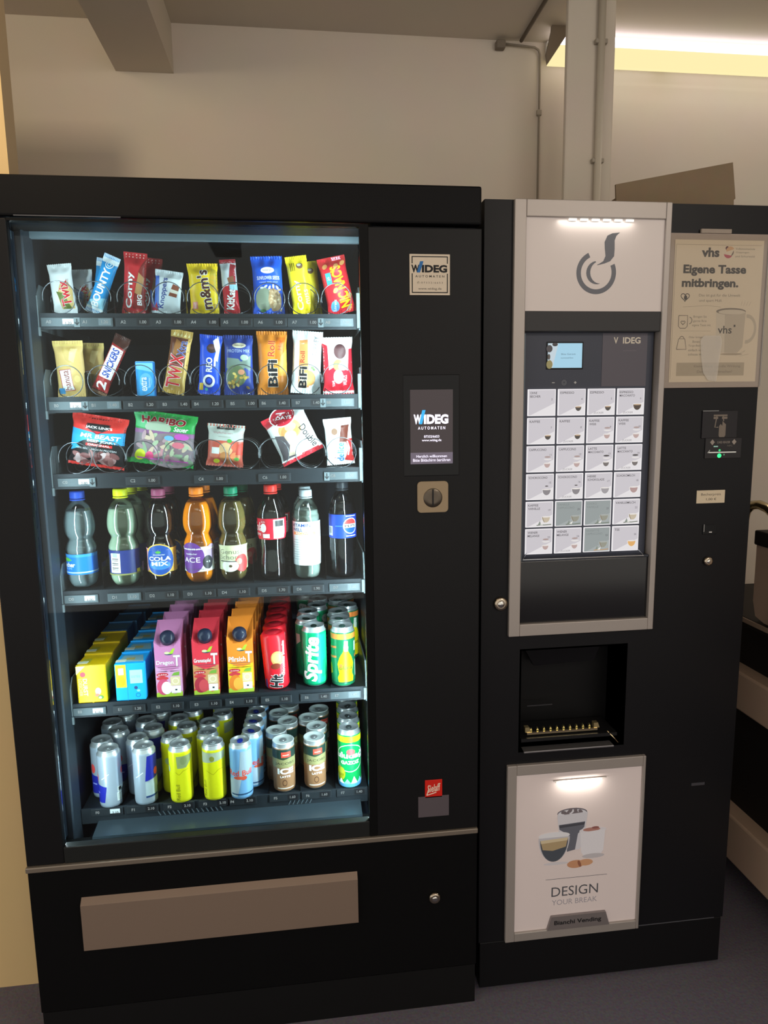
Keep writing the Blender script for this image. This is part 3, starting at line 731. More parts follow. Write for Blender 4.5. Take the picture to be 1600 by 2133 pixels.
snack('sausage_roll_pack', 'white and grey sausage roll wrapper beside the orange one', 'snack', (637, 827), (642, 690), 62, 'B', '#dfe6e8', a_bifit, .014, seed=18, group=GB_)
def a_tonis(A):
    A.poly([(-.5, .0), (.5, .0), (.5, .36), (-.05, .5), (-.5, .36)], c('#d8283a')); A.poly([(-.5, .1), (-.3, .1), (-.34, .85), (-.5, .9)], c('#c82a38')); A.poly([(.32, .3), (.5, .3), (.5, .8), (.38, .78)], c('#d02a3a'))
    A.ell(.08, .74, .21, .24, c('#5a3a3c')); A.ell(.0, .50, .17, .18, c('#a09a60'))
    A.ell(.16, .48, .15, .13, WHT); A.ell(.0, .30, .17, .22, c('#e8e4e0')); A.text('WURZL', .22, .24, WHT, L=A.h*.18, H=A.w*.13, rot=88)
    A.text('TONI', -.17, .18, WHT, L=A.h*.1, H=A.w*.08, rot=100); A.rect(-.5, .02, .5, .06, c('#eceff0'))
snack('dried_fruit_bag', 'red and white snack bag in the last spiral of the second tray', 'snack', (706, 825), (701, 702), 64, 'B', '#eceff0', a_tonis, .013, seed=19, group=GB_)
# third tray
def a_jerk(A):
    A.poly([(-.5, .72), (.0, .66), (.5, .73), (.5, 1), (-.5, 1)], c('#df3a34')); A.poly([(-.5, .54), (.5, .48), (.5, .73), (0, .66), (-.5, .72)], c('#2f9fdc'))
    A.rect(-.15, .915, .15, .935, c('#5a1a1a')); A.poly([(-.04, .93), (.04, .93), (0, .955)], c('#5a1a1a'))
    A.poly([(-.5, .35), (-.25, .5), (-.1, .54), (-.5, .62)], c('#3aa8e0')); A.poly([(-.5, .28), (-.3, .36), (-.42, .44)], c('#3aa8e0'))
    A.poly([(-.22, .84), (.22, .85), (.24, .77), (.0, .63), (-.24, .76)], c('#8a2a2a')); A.poly([(-.20, .83), (.20, .84), (.22, .77), (.0, .65), (-.22, .76)], INK)
    A.poly([(-.08, .7), (.08, .7), (0, .655)], REDP)
    A.text("JACK LINK'S", .02, .765, WHT, L=A.w*.50, H=A.h*.06, bold=.04)
    A.text('MR BEAST', .06, .60, WHT, L=A.w*.76, H=A.h*.085, bold=.06, shear=.15, out=INK, ob=.03)
    A.text('BEEF JERKY', .1, .505, WHT, L=A.w*.56, H=A.h*.065, bold=.05)
    A.rect(-.2, .41, .3, .46, c('#c82a28')); A.text('ORIGINAL', .05, .435, WHT, L=A.w*.42, H=A.h*.035, bold=.03)
    A.text('100% BEEF - HIGH IN PROTEIN', .0, .35, c('#d8dde0'), L=A.w*.76, H=A.h*.035)
    rnd = random.Random(9)
    for i in range(24): A.ell(rnd.uniform(-.36, .36), rnd.uniform(.07, .26), .10, .05, c(rnd.choice(['#7a4a4a', '#9a6a68', '#6a3a3a', '#b08a88', '#5a3030', '#c8b0b0'])), rot=rnd.uniform(0, 180), n=9)
snack('jerky_bag', 'black, red and blue dried meat bag on the third tray', 'snack', (202, 992), (215, 866), 112, 'C', '#1c1d20', a_jerk, .016, y=.195, seal='#d8342e', seed=21, group=GC)
def a_har(A):
    A.rect(-.5, .66, .5, 1, c('#1f9a44')); A.poly([(-.5, .7), (-.2, .66), (-.3, 1), (-.5, 1)], c('#58b878'))
    A.poly([(-.5, .03), (.5, .03), (.5, .09), (.0, .12), (-.5, .10)], c('#2aa050'))
    A.text('HARIBO', -.02, .84, c('#9a1820'), L=A.w*.72, H=A.h*.13, bold=.09, out=WHT, ob=.045)
    A.ell(-.1, .71, .22, .1, c('#a8b8a0')); A.text('Sauer', .28, .72, WHT, L=A.w*.24, H=A.h*.09, shear=.3, bold=.03, out=c('#3a6a2a'), ob=.02)
    A.rect(-.5, .58, .5, .65, c('#8f5e8a'))
    A.ell(.12, .30, .46, .28, c('#8a7a80'))
    rnd = random.Random(5)
    for i in range(44): A.ell(rnd.uniform(-.42, .44), rnd.uniform(.14, .56), rnd.uniform(.06, .11), .035, c(rnd.choice(['#b09098', '#c8a8b0', '#90a888', '#a8b898', '#c08890', '#d0b8a0', '#8a7078', '#b8c0a0'])), rot=rnd.uniform(0, 180), n=10)
    A.ell(.3, .58, .12, .05, c('#c050b0')); A.ell(.1, .54, .08, .04, c('#70b0d8')); A.ell(-.36, .17, .09, .09, c('#d8e020')); A.ell(-.2, .17, .07, .07, c('#e05080'))
    A.rect(-.4, .10, .42, .125, c('#d060b8')); A.ell(.26, .42, .1, .05, c('#d87080'))
snack('candy_bag', 'green topped fruit gum bag with red lettering on the third tray', 'snack', (338, 983), (349, 860), 128, 'C', '#746a70', a_har, .018, y=.195, seal='#1f9a44', seed=22, group=GC)
def a_frt(A):
    A.rect(-.5, .62, .5, 1, c('#b9bfb8')); A.poly([(-.25, .93), (.1, 1), (.28, .97), (.22, .88), (-.25, .88)], INK); A.text('alnatura', 0, .93, c('#9a9a90'), L=A.w*.34, H=A.h*.05)
    A.text('Waffelherzen', -.08, .8, c('#a06a70'), L=A.w*.55, H=A.h*.05); A.rect(-.2, .70, .15, .72, c('#a8a8a0'))
    A.poly([(-.5, .05), (.5, .05), (.5, .55), (.2, .48), (-.1, .62), (-.5, .58)], c('#c85a48'))
    for u, v, r, h in ((.02, .42, .2, '#d8b080'), (.0, .25, .14, '#b87a48'), (.28, .5, .12, '#d8604a'), (.3, .25, .14, '#e0885a'), (-.3, .3, .14, '#d07058'), (.1, .15, .12, '#a06038')): A.ell(u, v, r, r*.9, c(h))
    A.rect(-.38, .3, -.16, .45, c('#dfe0dc')); A.ell(-.22, .13, .09, .06, c('#d8dc30')); A.ell(.34, .2, .07, .05, c('#6ab050')); A.ell(.12, .62, .07, .05, c('#58a848'))
    A.poly([(.3, .3), (.5, .3), (.5, .6), (.36, .55)], c('#d84a3a'))
snack('fruit_snack_bag', 'grey topped fruit snack bag with red fruit at the middle of the third tray', 'snack', (468, 979), (473, 884), 76, 'C', '#c8685a', a_frt, .015, y=.195, seed=23, group=GC)
def a_7d(A):
    A.poly([(-.5, .80), (.1, .90), (.5, 1), (-.5, 1)], c('#c82a38')); A.rect(-.5, 0, .5, .07, c('#c82a38'))
    A.ell(.0, .62, .28, .22, c('#d9a26a')); A.ell(-.02, .58, .22, .16, c('#c68a52')); A.ell(-.05, .50, .15, .12, c('#e8cf9a')); A.ell(.04, .66, .14, .09, c('#e6bd86'))
    A.poly([(-.46, .1), (-.12, .1), (-.2, .55), (-.40, .62)], c('#5a5358')); A.poly([(-.3, .15), (-.1, .12), (-.12, .4)], c('#c9b8a0'))
    A.ell(-.02, .90, .31, .22, WHT); A.ell(-.02, .90, .285, .195, c('#b01c30'))
    A.text('7', -.04, .945, c('#d8d4d8'), L=A.w*.28, H=A.h*.09, bold=.06, shear=.2, rot=-18); A.text('DAYS', .0, .875, WHT, L=A.w*.36, H=A.h*.065, bold=.05, rot=-18)
    A.text('Double', .34, .36, INK, L=A.h*.48, H=A.w*.17, rot=-78, bold=.02)
    A.rect(.0, .03, .42, .09, c('#d8303c'))
snack('croissant_pack', 'large white and red croissant wrapper leaning left on the third tray', 'snack', (634, 975), (574, 858), 92, 'C', '#e9ecec', a_7d, .018, y=.197, seal='#c82a38', seed=24, group=GC)
def a_del(A):
    A.rect(-.5, .88, .5, 1, c('#dfe6e6')); A.poly([(.15, .1), (.5, .05), (.5, .55), (.2, .55), (.34, .35)], c('#d83a3a'))
    A.poly([(.0, .5), (.3, .48), (.42, .85), (.12, .84)], c('#6a3428')); A.ell(-.15, .72, .12, .12, c('#8a6a58'))
    A.text('delice', .02, .28, c('#2a80d0'), L=A.h*.40, H=A.w*.26, rot=86, bold=.04); A.text('kinder', -.2, .24, c('#b83030'), L=A.h*.16, H=A.w*.1, rot=86)
    A.line([(.3, .2), (.38, .35), (.3, .5)], .05, WHT)
snack('cake_bar', 'white cake bar wrapper with blue lettering at the right end of the third tray', 'snack', (711, 972), (701, 871), 58, 'C', '#eef2f2', a_del, .013, y=.195, seed=25, group=GC)

# ------------------------------------------------------------------ drink bottles
PET = CLEAR('#f6fafa', 1.8, .025, 1.5)
def liquid(h, trans=0.0, rough=.08): return P(h, rough, 0, .5, trans=trans, ior=1.33)
def prof_wavy(H_, R):
    return [(R*.55, 0), (R*.80, .006), (R*.96, .02), (R*.97, .045), (R*.955, .06), (R*.955, H_*.365), (R*.985, H_*.385), (R, H_*.415), (R*.92, H_*.455), (R*.80, H_*.495), (R*.80, H_*.52),
            (R*.93, H_*.56), (R, H_*.62), (R*.98, H_*.69), (R*.88, H_*.77), (R*.68, H_*.845), (R*.44, H_*.885), (R*.37, H_*.90), (R*.37, H_*.93)]
def prof_coke(H_, R):
    return [(R*.6, 0), (R*.85, .006), (R*.94, .02), (R*.90, .05), (R*.84, H_*.30), (R*.90, H_*.42), (R, H_*.50), (R, H_*.68), (R*.90, H_*.75), (R*.66, H_*.83), (R*.44, H_*.89), (R*.40, H_*.91), (R*.40, H_*.94)]
def prof_straight(H_, R):
    return [(R*.7, 0), (R*.93, .006), (R, .018), (R, H_*.66), (R*.97, H_*.72), (R*.85, H_*.80), (R*.6, H_*.87), (R*.42, H_*.90), (R*.40, H_*.93)]
def radius_at(prof, z):
    for (r0, z0), (r1, z1) in zip(prof, prof[1:]):
        if z0 <= z <= z1: return r0+(r1-r0)*(z-z0)/max(1e-6, z1-z0)
    return prof[-1][0]
def wrap(prof, off, turn=0.0):
    """art around a turned body: u runs along the arc (0 = towards the room)"""
    def S(u, v, o):
        R = max(p[0] for p in prof); r = radius_at(prof, v)+off+o; a = u/R+turn
        return (r*math.sin(a), -r*math.cos(a), v)
    return S
def sub(prof, z0, z1, d=0.0, n=6):
    return [(radius_at(prof, z0+(z1-z0)*i/n)+d, z0+(z1-z0)*i/n) for i in range(n+1)]
def smooth_prof(p, k=3):
    out = []
    for i in range(len(p)-1):
        a, b_, c_, d = p[max(i-1, 0)], p[i], p[i+1], p[min(i+2, len(p)-1)]
        for j in range(k):
            t = j/k
            f = lambda q: .5*((2*b_[q])+(-a[q]+c_[q])*t+(2*a[q]-5*b_[q]+4*c_[q]-d[q])*t*t+(-a[q]+3*b_[q]-3*c_[q]+d[q])*t**3)
            out.append((max(.0005, f(0)), f(1)))
    out.append(p[-1])
    z = -1; res = []
    for r, zz in out:
        if zz > z+1e-5: res.append((r, zz)); z = zz
    return res
def bottle(label, x, y, H_, R, kind, liq, cap, lab0, lab1, labbase, artf, fill=.86, turn=0.0, group='drink bottles on the fourth tray', arcw=2.0, lobes=None, sleeve=None, ringm=None):
    prof = smooth_prof({'wavy': prof_wavy, 'coke': prof_coke, 'straight': prof_straight}[kind](H_, R))
    t = thing('drink_bottle', label, 'bottle', (x, y, TZ['D']+.0012), group)
    MB().lathe(prof, PET, 32, lobes=lobes, capt=False).build('bottle_body', t)
    inner = [(max(.001, r-.0009), z+.0008) for r, z in prof if z < H_*fill]
    MB().lathe(inner, liq, 32, lobes=lobes).build('drink', t)
    capm = P(cap, .4)
    cr = R*.47
    cb_ = MB().lathe([(cr*.96, H_*.925), (cr, H_*.93), (cr, H_*.985), (cr*.93, H_), (cr*.5, H_)], capm, 40, lobes=lambda a, z: 1+.012*(1 if math.sin(20*a) > 0 else -1) if z < H_*.984 else 1)
    cb_.lathe([(cr*1.02, H_*.905), (cr*1.02, H_*.918)], capm, 24).build('cap', t)
    if labbase is not None:
        lm = labbase if not isinstance(labbase, str) else P(labbase, .4)
        z0, z1 = H_*lab0, H_*lab1
        A = Art(math.pi*R, z1-z0); artf(A)
        sp = sub(prof, z0, z1, .0006); S0 = wrap(prof, .0006, turn)
        MB().lathe(sp, lm, 40, capb=False, capt=False).art(A, lambda u, v, o: S0(u, v+z0, o), .0001, .004).build('label_sleeve', t)
    return t
BX = COLS['D']
def base(px, py, y): p = at(px, py, y); return p.x
LOB5 = lambda a, z: 1-(.10*max(0, 1-z/.022)*(0.5+.5*math.cos(5*a)) if z < .022 else 0)
def l_water(A):
    A.rect(-.95, .86, .95, 1, c('#3a8fd8')); A.rect(-.95, .08, .95, .14, c('#b8dcf2'))
    A.poly([(-.37, .70), (-.24, .85), (-.12, .72), (-.24, .64)], c('#58b04a')); A.ell(-.32, .75, .06, .04, c('#7ac85a'))
    A.text('aucher', -.24, .49, WHT, L=A.w*.36, H=A.h*.22, bold=.05); A.text('EDIUM', -.27, .30, c('#9fd0f4'), L=A.w*.26, H=A.h*.09)
bottle('clear water bottle with blue cap and blue label at the left end', base(170, 1150, .19), .19, .2185, .0335, 'wavy', liquid('#d6e6ea', .65, .0), '#2a4fb8', .155, .365, '#1f74d8', l_water, fill=.80, lobes=LOB5)
def l_lime(A):
    A.rect(-.95, 0, .95, .06, c('#8a8a50')); A.rect(-.5, 0, -.36, .8, c('#7a7a48')); A.rect(-.26, .10, -.02, .96, c('#dfe4e0'))
    for i in range(9): A.rect(-.22, .16+i*.06, -.06, .17+i*.06+.012*(i % 3), INK)
    A.rect(-.2, .72, -.08, .9, c('#9aa49c')); A.rect(.34, .06, .46, .2, c('#d8c830'))
t = bottle('cloudy lime drink bottle with yellow cap, front of its row', base(259, 1150, .19), .19, .2215, .0335, 'wavy', liquid('#a9b8a0', 0, .15), '#d8dc20', .13, .385, '#27336f', l_lime, fill=.80, lobes=LOB5)
dup(t, (t.location.x+.004, .262, t.location.z), 'cloudy lime drink bottle with yellow cap, second in its row')
dup(t, (t.location.x+.014, .334, t.location.z), 'cloudy lime drink bottle with yellow cap, third in its row')
def l_cola(A):
    A.rect(-.95, .0, -.3, 1, c('#c080b0')); A.rect(-.5, .0, .5, .05, c('#c8a040'))
    A.ell(.0, .52, .36, .36, c('#e8b850')); A.ell(.0, .52, .335, .335, c('#1f4f9f')); A.ell(.0, .30, .24, .10, c('#3a7fc8'))
    A.text('krumbacher', .0, .74, WHT, L=A.w*.26, H=A.h*.06); A.text('COLA', .0, .57, WHT, L=A.w*.52, H=A.h*.17, bold=.05); A.text('MIX', .0, .36, WHT, L=A.w*.38, H=A.h*.17, bold=.05)
    A.ell(-.02, .84, .06, .03, c('#58a848'))
t = bottle('dark cola mix bottle with plum cap and round blue emblem, front of its row', base(337, 1150, .19), .19, .2195, .0325, 'wavy', liquid('#1c1414', 0, .06), '#9a4a6a', .145, .395, '#d89a38', l_cola, lobes=LOB5)
dup(t, (t.location.x+.008, .262, t.location.z), 'dark cola mix bottle with plum cap, behind the front one')
def l_ace(A):
    A.rect(.62, 0, 1, 1, c('#9a70b8')); A.poly([(.1, .5), (.55, .7), (.6, 1), (.2, 1)], c('#c8b8d0')); A.ell(.34, .72, .14, .2, c('#a890b8'))
    A.ell(-.14, .56, .30, .34, c('#6a3a8a')); A.text('ACE', -.14, .48, WHT, L=A.w*.40, H=A.h*.2, bold=.0); A.text('krumbacher', -.14, .72, WHT, L=A.w*.28, H=A.h*.07)
    A.ell(.24, .36, .13, .15, c('#2a2a30')); A.text('+3', .24, .38, WHT, L=A.w*.1, H=A.h*.08)
    A.text('FRUIT AND VEGETABLE', -.1, .1, c('#5a5a60'), L=A.w*.55, H=A.h*.05)
t = bottle('bright orange juice bottle with orange cap, front of its row', base(415, 1150, .19), .19, .2205, .0335, 'wavy', liquid('#ff9a12', 0, .12), '#f08020', .135, .395, '#e3e2dc', l_ace, lobes=LOB5)
dup(t, (t.location.x+.006, .262, t.location.z), 'bright orange juice bottle with orange cap, behind the front one')
def l_apf(A):
    A.rect(-.95, 0, -.44, 1, c('#d8cf60')); A.text('Genuss', -.03, .74, c('#7a7a68'), L=A.w*.56, H=A.h*.19); A.text('Schorle', -.03, .52, c('#7a7a68'), L=A.w*.58, H=A.h*.18)
    A.ell(.24, .26, .18, .2, c('#d84a4a')); A.ell(.16, .34, .07, .07, c('#e89080')); A.ell(-.06, .16, .20, .13, c('#e9ead8')); A.ell(-.04, .16, .04, .03, c('#5a4a30'))
    A.poly([(-.3, .38), (.1, .36), (.1, .32), (-.3, .34)], c('#4a4a48'))
t = bottle('amber apple spritzer bottle with green cap, front of its row', base(486, 1150, .19), .19, .2195, .0325, 'wavy', liquid('#a08a50', .45, .05), '#157a58', .14, .40, '#cfcfa6', l_apf, lobes=LOB5)
dup(t, (t.location.x+.018, .262, t.location.z), 'amber apple spritzer bottle with green cap, behind the front one')
def l_coke(A):
    A.text('Cola', -.38, .62, WHT, L=A.w*.34, H=A.h*.42, shear=.3); A.text('zero', -.36, .25, WHT, L=A.w*.2, H=A.h*.12)
    A.rect(.05, .05, .34, .95, c('#e6e8e8')); A.rect(.09, .62, .3, .9, c('#3a3a3a')); 
    for i in range(6): A.rect(.09, .1+i*.08, .3, .12+i*.08, INK)
    A.ell(-.18, .56, .07, .1, WHT); A.rect(-.2, .08, -.04, .28, c('#f0e0e0')); A.text('0,5L', -.18, .84, WHT, L=A.w*.1, H=A.h*.08)
t = bottle('dark cola bottle with red cap and red label, front of its row', base(568, 1150, .19), .19, .2215, .0325, 'coke', liquid('#120c0b', 0, .06), '#d83028', .44, .66, '#cf2034', l_coke, fill=.87)
dup(t, (t.location.x+.008, .262, t.location.z), 'dark cola bottle with red cap, behind the front one')
def l_vit(A):
    A.rect(-.95, 0, -.40, 1, c('#a8aeb4')); A.text('VITAMIN', -.16, .92, c('#2a4a8a'), L=A.w*.50, H=A.h*.075, bold=.03); A.text('WELL', -.24, .82, c('#2a4a8a'), L=A.w*.30, H=A.h*.075, bold=.03)
    A.rect(-.36, .70, .22, .77, c('#f2a060')); A.text('RECOVER', -.08, .735, WHT, L=A.w*.40, H=A.h*.05)
    for i in range(9): A.rect(-.38, .58-i*.055, .1+.09*((i*7) % 3), .587-i*.055, c('#8a9298'))
    A.text('25g', .38, .95, INK, L=A.w*.1, H=A.h*.03); A.rect(.32, .78, .42, .9, c('#b8bec2'))
t = bottle('clear vitamin drink bottle with pale grey cap and white text label, front of its row', base(640, 1150, .19), .19, .2075, .0312, 'straight', liquid('#cfdcd2', .6, .0), '#aab6bc', .165, .655, '#e8edee', l_vit, fill=.80)
dup(t, (t.location.x-.002, .262, t.location.z), 'clear vitamin drink bottle with pale grey cap, behind the front one')
def l_pep(A):
    A.rect(-.44, .10, -.28, .5, c('#dfe4e8')); 
    for i in range(5): A.rect(-.42+i*.027, .2, -.41+i*.027, .46, INK)
    A.ell(.18, .52, .19, .19, WHT); A.ell(.18, .52, .17, .17, c('#e03a3a'), 15, 165); A.ell(.18, .52, .17, .17, c('#1f4fc0'), 195, 345)
    A.text('PEPSI', .18, .52, INK, L=A.w*.30, H=A.h*.12, bold=.06); A.rect(.06, .92, .34, .95, WHT); A.rect(.06, .08, .34, .11, WHT)
    A.rect(-.2, .5, -.02, .54, c('#3a68d8'))
bottle('black cola bottle with dark cap and round red white and blue emblem', base(715, 1150, .19), .19, .2255, .0315, 'straight', liquid('#0e0d11', 0, .06), '#23262c', .42, .665, '#1a3aa8', l_pep, fill=.80)

# ------------------------------------------------------------------ cartons, biscuit rolls and cans
WORD = ['front', 'second back', 'third back', 'fourth back', 'fifth back', 'sixth back']
COLW = ['first', 'second', 'third', 'fourth', 'fifth', 'sixth', 'seventh', 'eighth']
def brick(name, desc, x, y, w, d, h, basec, artf, topart, group, n, dy, dx, colname, alt=None):
    t = None
    for i in range(n):
        lab = '%s, %s in the %s column of the fifth tray' % (desc, WORD[i], colname)
        if i == 0:
            t = thing(name, lab, 'drink carton', (x, y, TZ['E']+.001), group)
            A = Art(w, h); artf(A); T_ = Art(w, d); topart(T_)
            MB().box(-w/2, w/2, 0, d, 0, h, P(basec, .35), .0022).art(A, flat(0, 0, 0)).art(T_, lambda u, v, o: (u, v, h+o)).build('carton', t)
            MB().box(-w/2+.001, w/2-.001, d-.010, d-.0085, h, h+.0035, P(basec, .35)).build('top_seam', t)
            MB().box(-w/2, -w/2+.022, .012, .026, h+.0001, h+.0008, P('#c9c8b0', .4)).build('straw_hole_patch', t)
        else: dup(t, (x+dx*i, y+dy*i, TZ['E']+.001), lab)
    return t
def f_yel(A):
    A.rect(-.02, 0, .04, 1, c('#e8b410')); A.poly([(-.5, .98), (-.18, .98), (-.5, .76)], c('#f6ec9a')); A.text('DURST', -.22, .42, c('#f8f0b0'), L=A.h*.46, H=A.w*.15, rot=-90, bold=.05); A.text('LOESCHER', -.38, .42, c('#f4e890'), L=A.h*.46, H=A.w*.12, rot=-90, bold=.03)
    A.ell(-.28, .76, .09, .09, c('#d84a5a')); A.ell(.2, .3, .10, .13, c('#f4e2c0')); A.ell(.16, .2, .08, .06, c('#d07a60')); A.ell(.28, .14, .1, .07, c('#5a8a3a')); A.ell(.26, .13, .05, .04, c('#e8f0f4'))
    A.rect(.42, .66, .44, .9, c('#b89a10'))
def f_top(A): A.rect(-.4, .2, -.1, .55, c('#a89c30')); A.rect(-.5, .0, .5, .04, c('#f4d840'))
x = at(190, 1400, .155).x
brick('drink_carton', 'yellow drink carton', x, .152, .0645, .078, .0895, '#cfa806', f_yel, f_top, 'yellow drink cartons', 3, .0815, -.004, 'first')
def f_blu(A):
    A.rect(-.47, .36, -.12, .97, c('#f0c030')); A.ell(-.3, .52, .14, .18, c('#e8a820')); A.rect(-.38, .7, -.2, .88, c('#c8d8c0')); A.rect(-.12, 0, -.09, 1, c('#1f90d0'))
    A.rect(.0, .46, .42, .82, c('#a8d8f0')); A.text('EISTEE', .2, .64, c('#70b8e0'), L=A.w*.3, H=A.h*.06); A.ell(.18, .34, .06, .06, c('#38487a')); A.ell(.26, .26, .06, .04, c('#8ad0c0')); A.ring(.24, .14, .07, .02, c('#1a5fa0'))
def f_topb(A): A.poly([(-.4, .15), (.45, .15), (.3, .7), (-.35, .7)], c('#7ea8b0')); A.rect(-.2, .3, .1, .5, c('#a89c60'))
x = at(272, 1420, .155).x
brick('drink_carton', 'blue drink carton', x, .152, .066, .078, .0885, '#1fa0e4', f_blu, f_topb, 'blue drink cartons in the second column', 5, .0815, .001, 'second')
tt = None
for i in range(3):
    lab = 'slate blue drink carton, %s behind the yellow ones' % ['first', 'second', 'third'][i]
    if not tt:
        tt = thing('drink_carton', lab, 'drink carton', (.104, .152+.0815*3+.002, TZ['E']+.001), 'slate blue cartons behind the yellow ones')
        T_ = Art(.0645, .078); T_.rect(-.4, .2, .4, .7, c('#5a7a8a'))
        MB().box(-.032, .032, 0, .078, 0, .0905, P('#3a6a8f', .35), .002).art(T_, lambda u, v, o: (u, v, .0905+o)).build('carton', tt)
        MB().box(-.031, .031, .066, .068, .0905, .094, P('#3a6a8f', .35)).build('top_seam', tt)
    else: dup(tt, (.104+.006*i, .152+.0815*(3+i)+.002, TZ['E']+.001), lab)

def tea_art(A, main, word, fruit, fruit2):
    A.poly([(-.5, .0), (.5, .0), (.5, .10), (.2, .05), (-.2, .14), (-.5, .08)], c('#a8c040'))
    A.ell(.05, .86, .16, .05, c('#2a4a5a')); A.poly([(.05, .86), (.2, .96), (.3, .97), (.2, .86)], c('#a8c838')); A.ell(-.02, .88, .1, .05, c('#d8d8a0'))
    A.text(word, -.12, .68, WHT, L=A.w*.66, H=A.h*.10, bold=.02, out=c('#3a3a48'), ob=.03); A.text('T', .34, .72, WHT, L=A.w*.26, H=A.h*.22, bold=.05, out=c('#3a3a48'), ob=.03)
    A.line([(-.4, .60), (.4, .605)], .02, c('#6a4a58')); A.line([(-.3, .56), (.4, .565)], .015, c('#6a4a58'))
    A.ell(-.24, .45, .23, .08, c('#b83038')); A.ell(-.24, .375, .23, .08, c('#c23a40')); A.text('tea & fruit', -.24, .45, WHT, L=A.w*.34, H=A.h*.03)
    A.ell(-.22, .20, .25, .33, c(fruit)); A.ell(-.1, .18, .2, .26, c(fruit2))
    A.rect(.06, .22, .44, .40, c('#d8c098')); A.ring(.25, .31, .12, .04, c('#e8d8b8')); A.rect(.08, .07, .44, .21, c('#eef0ee')); A.rect(.22, .12, .3, .15, INK); A.poly([(.1, .42), (.4, .42), (.42, .5), (.2, .48)], c('#78a040'))
def tea_carton(desc, colname, px, basec, word, f1, f2, lower):
    w, d, h1, h2 = .0585, .058, .132, .168
    x = at(px, 1400, .165).x; t = None
    for i in range(5):
        lab = '%s with dark screw cap, %s in the %s column' % (desc, WORD[i], colname)
        if i == 0:
            t = thing('tea_carton', lab, 'drink carton', (x, .160, TZ['E']+.001), 'iced tea cartons in the %s column' % colname)
            bc = P(basec, .35)
            mb = MB(); hw = w/2
            v = [(-hw, 0, 0), (hw, 0, 0), (hw, d, 0), (-hw, d, 0), (-hw, 0, h1), (hw, 0, h1), (hw, d, h2), (-hw, d, h2), (-hw*.5, 0, h1-.012), (hw*.5, 0, h1-.012), (hw*.62, d*.55, h1+.012), (-hw*.62, d*.55, h1+.012)]
            mb.add(v, [(0, 3, 2, 1), (0, 1, 5, 9, 8, 4), (1, 2, 6, 5), (3, 0, 4, 7), (2, 3, 7, 6), (8, 9, 10, 11), (5, 6, 10, 9), (4, 8, 11, 7), (6, 7, 11, 10)], bc)
            A = Art(w, h1-.012)
            A.rect(-.5, .12, .5, .52, P(lower, .38)); A.poly([(-.5, .52), (.5, .52), (.5, .60), (0, .5), (-.5, .62)], P(lower, .38))
            tea_art(A, basec, word, f1, f2); mb.art(A, flat(0, 0, 0)); mb.build('carton', t)
            M = Matrix.Translation((0, d*.22, h1+.004)) @ Matrix.Rotation(math.radians(38), 4, 'X')
            MB().lathe([(.0165, -.008), (.0165, .007), (.0155, .012), (.011, .016), (.003, .0175)], P('#23283a', .3), 24, M).build('screw_cap', t)
        else: dup(t, (x+.003*i, .160+.064*i, TZ['E']+.001), lab)
tea_carton('pink iced tea carton', 'third', 352, '#c47aa6', 'Dragon', '#c84a6a', '#f0f0f0', '#cf96b8')
tea_carton('red iced tea carton', 'fourth', 430, '#dc3a48', 'Granatapfel', '#a83040', '#c84a50', '#c98a5a')
tea_carton('orange iced tea carton', 'fifth', 502, '#e8842e', 'Pfirsich', '#d8782a', '#e8a040', '#d8b428')
# biscuit rolls
x = at(577, 1380, .17).x; t = None
for i in range(6):
    lab = 'red biscuit roll, %s in the sixth column of the fifth tray' % WORD[i]
    w, h, d = .058, .134, .05
    if i == 0:
        t = thing('biscuit_roll', lab, 'biscuits', (x, .187, TZ['E']+.001), 'red biscuit rolls', (0, math.radians(-4), 0))
        prof = [(w/2*.86, 0), (w/2, .006), (w/2, h-.006), (w/2*.85, h)]
        A = Art(math.pi*w/2, h)
        A.ell(.08, .58, .17, .19, c('#c9985a')); A.ell(.06, .59, .12, .13, c('#dab070')); A.ell(.02, .44, .13, .08, c('#7a3020'))
        A.text('Hit', .0, .17, INK, L=A.h*.24, H=A.w*.34, rot=80, bold=.09, out=WHT, ob=.05)
        A.text('chocolate biscuits', .24, .56, WHT, L=A.h*.62, H=A.w*.10, rot=84, bold=.03); A.rect(-.34, .04, -.28, .2, c('#3a4aa0'))
        MB().lathe(prof, P('#d6202c', .3), 32).art(A, wrap(prof, .0001), .0001, .004).build('wrapper', t)
        MB().lathe([(w/2*.6, h), (w/2*.5, h+.003), (.002, h+.0035)], P('#a81a26', .4), 20, capb=False).build('folded_end', t)
    else: dup(t, (x+.002*i, .187+.062*i, TZ['E']+.001), lab)
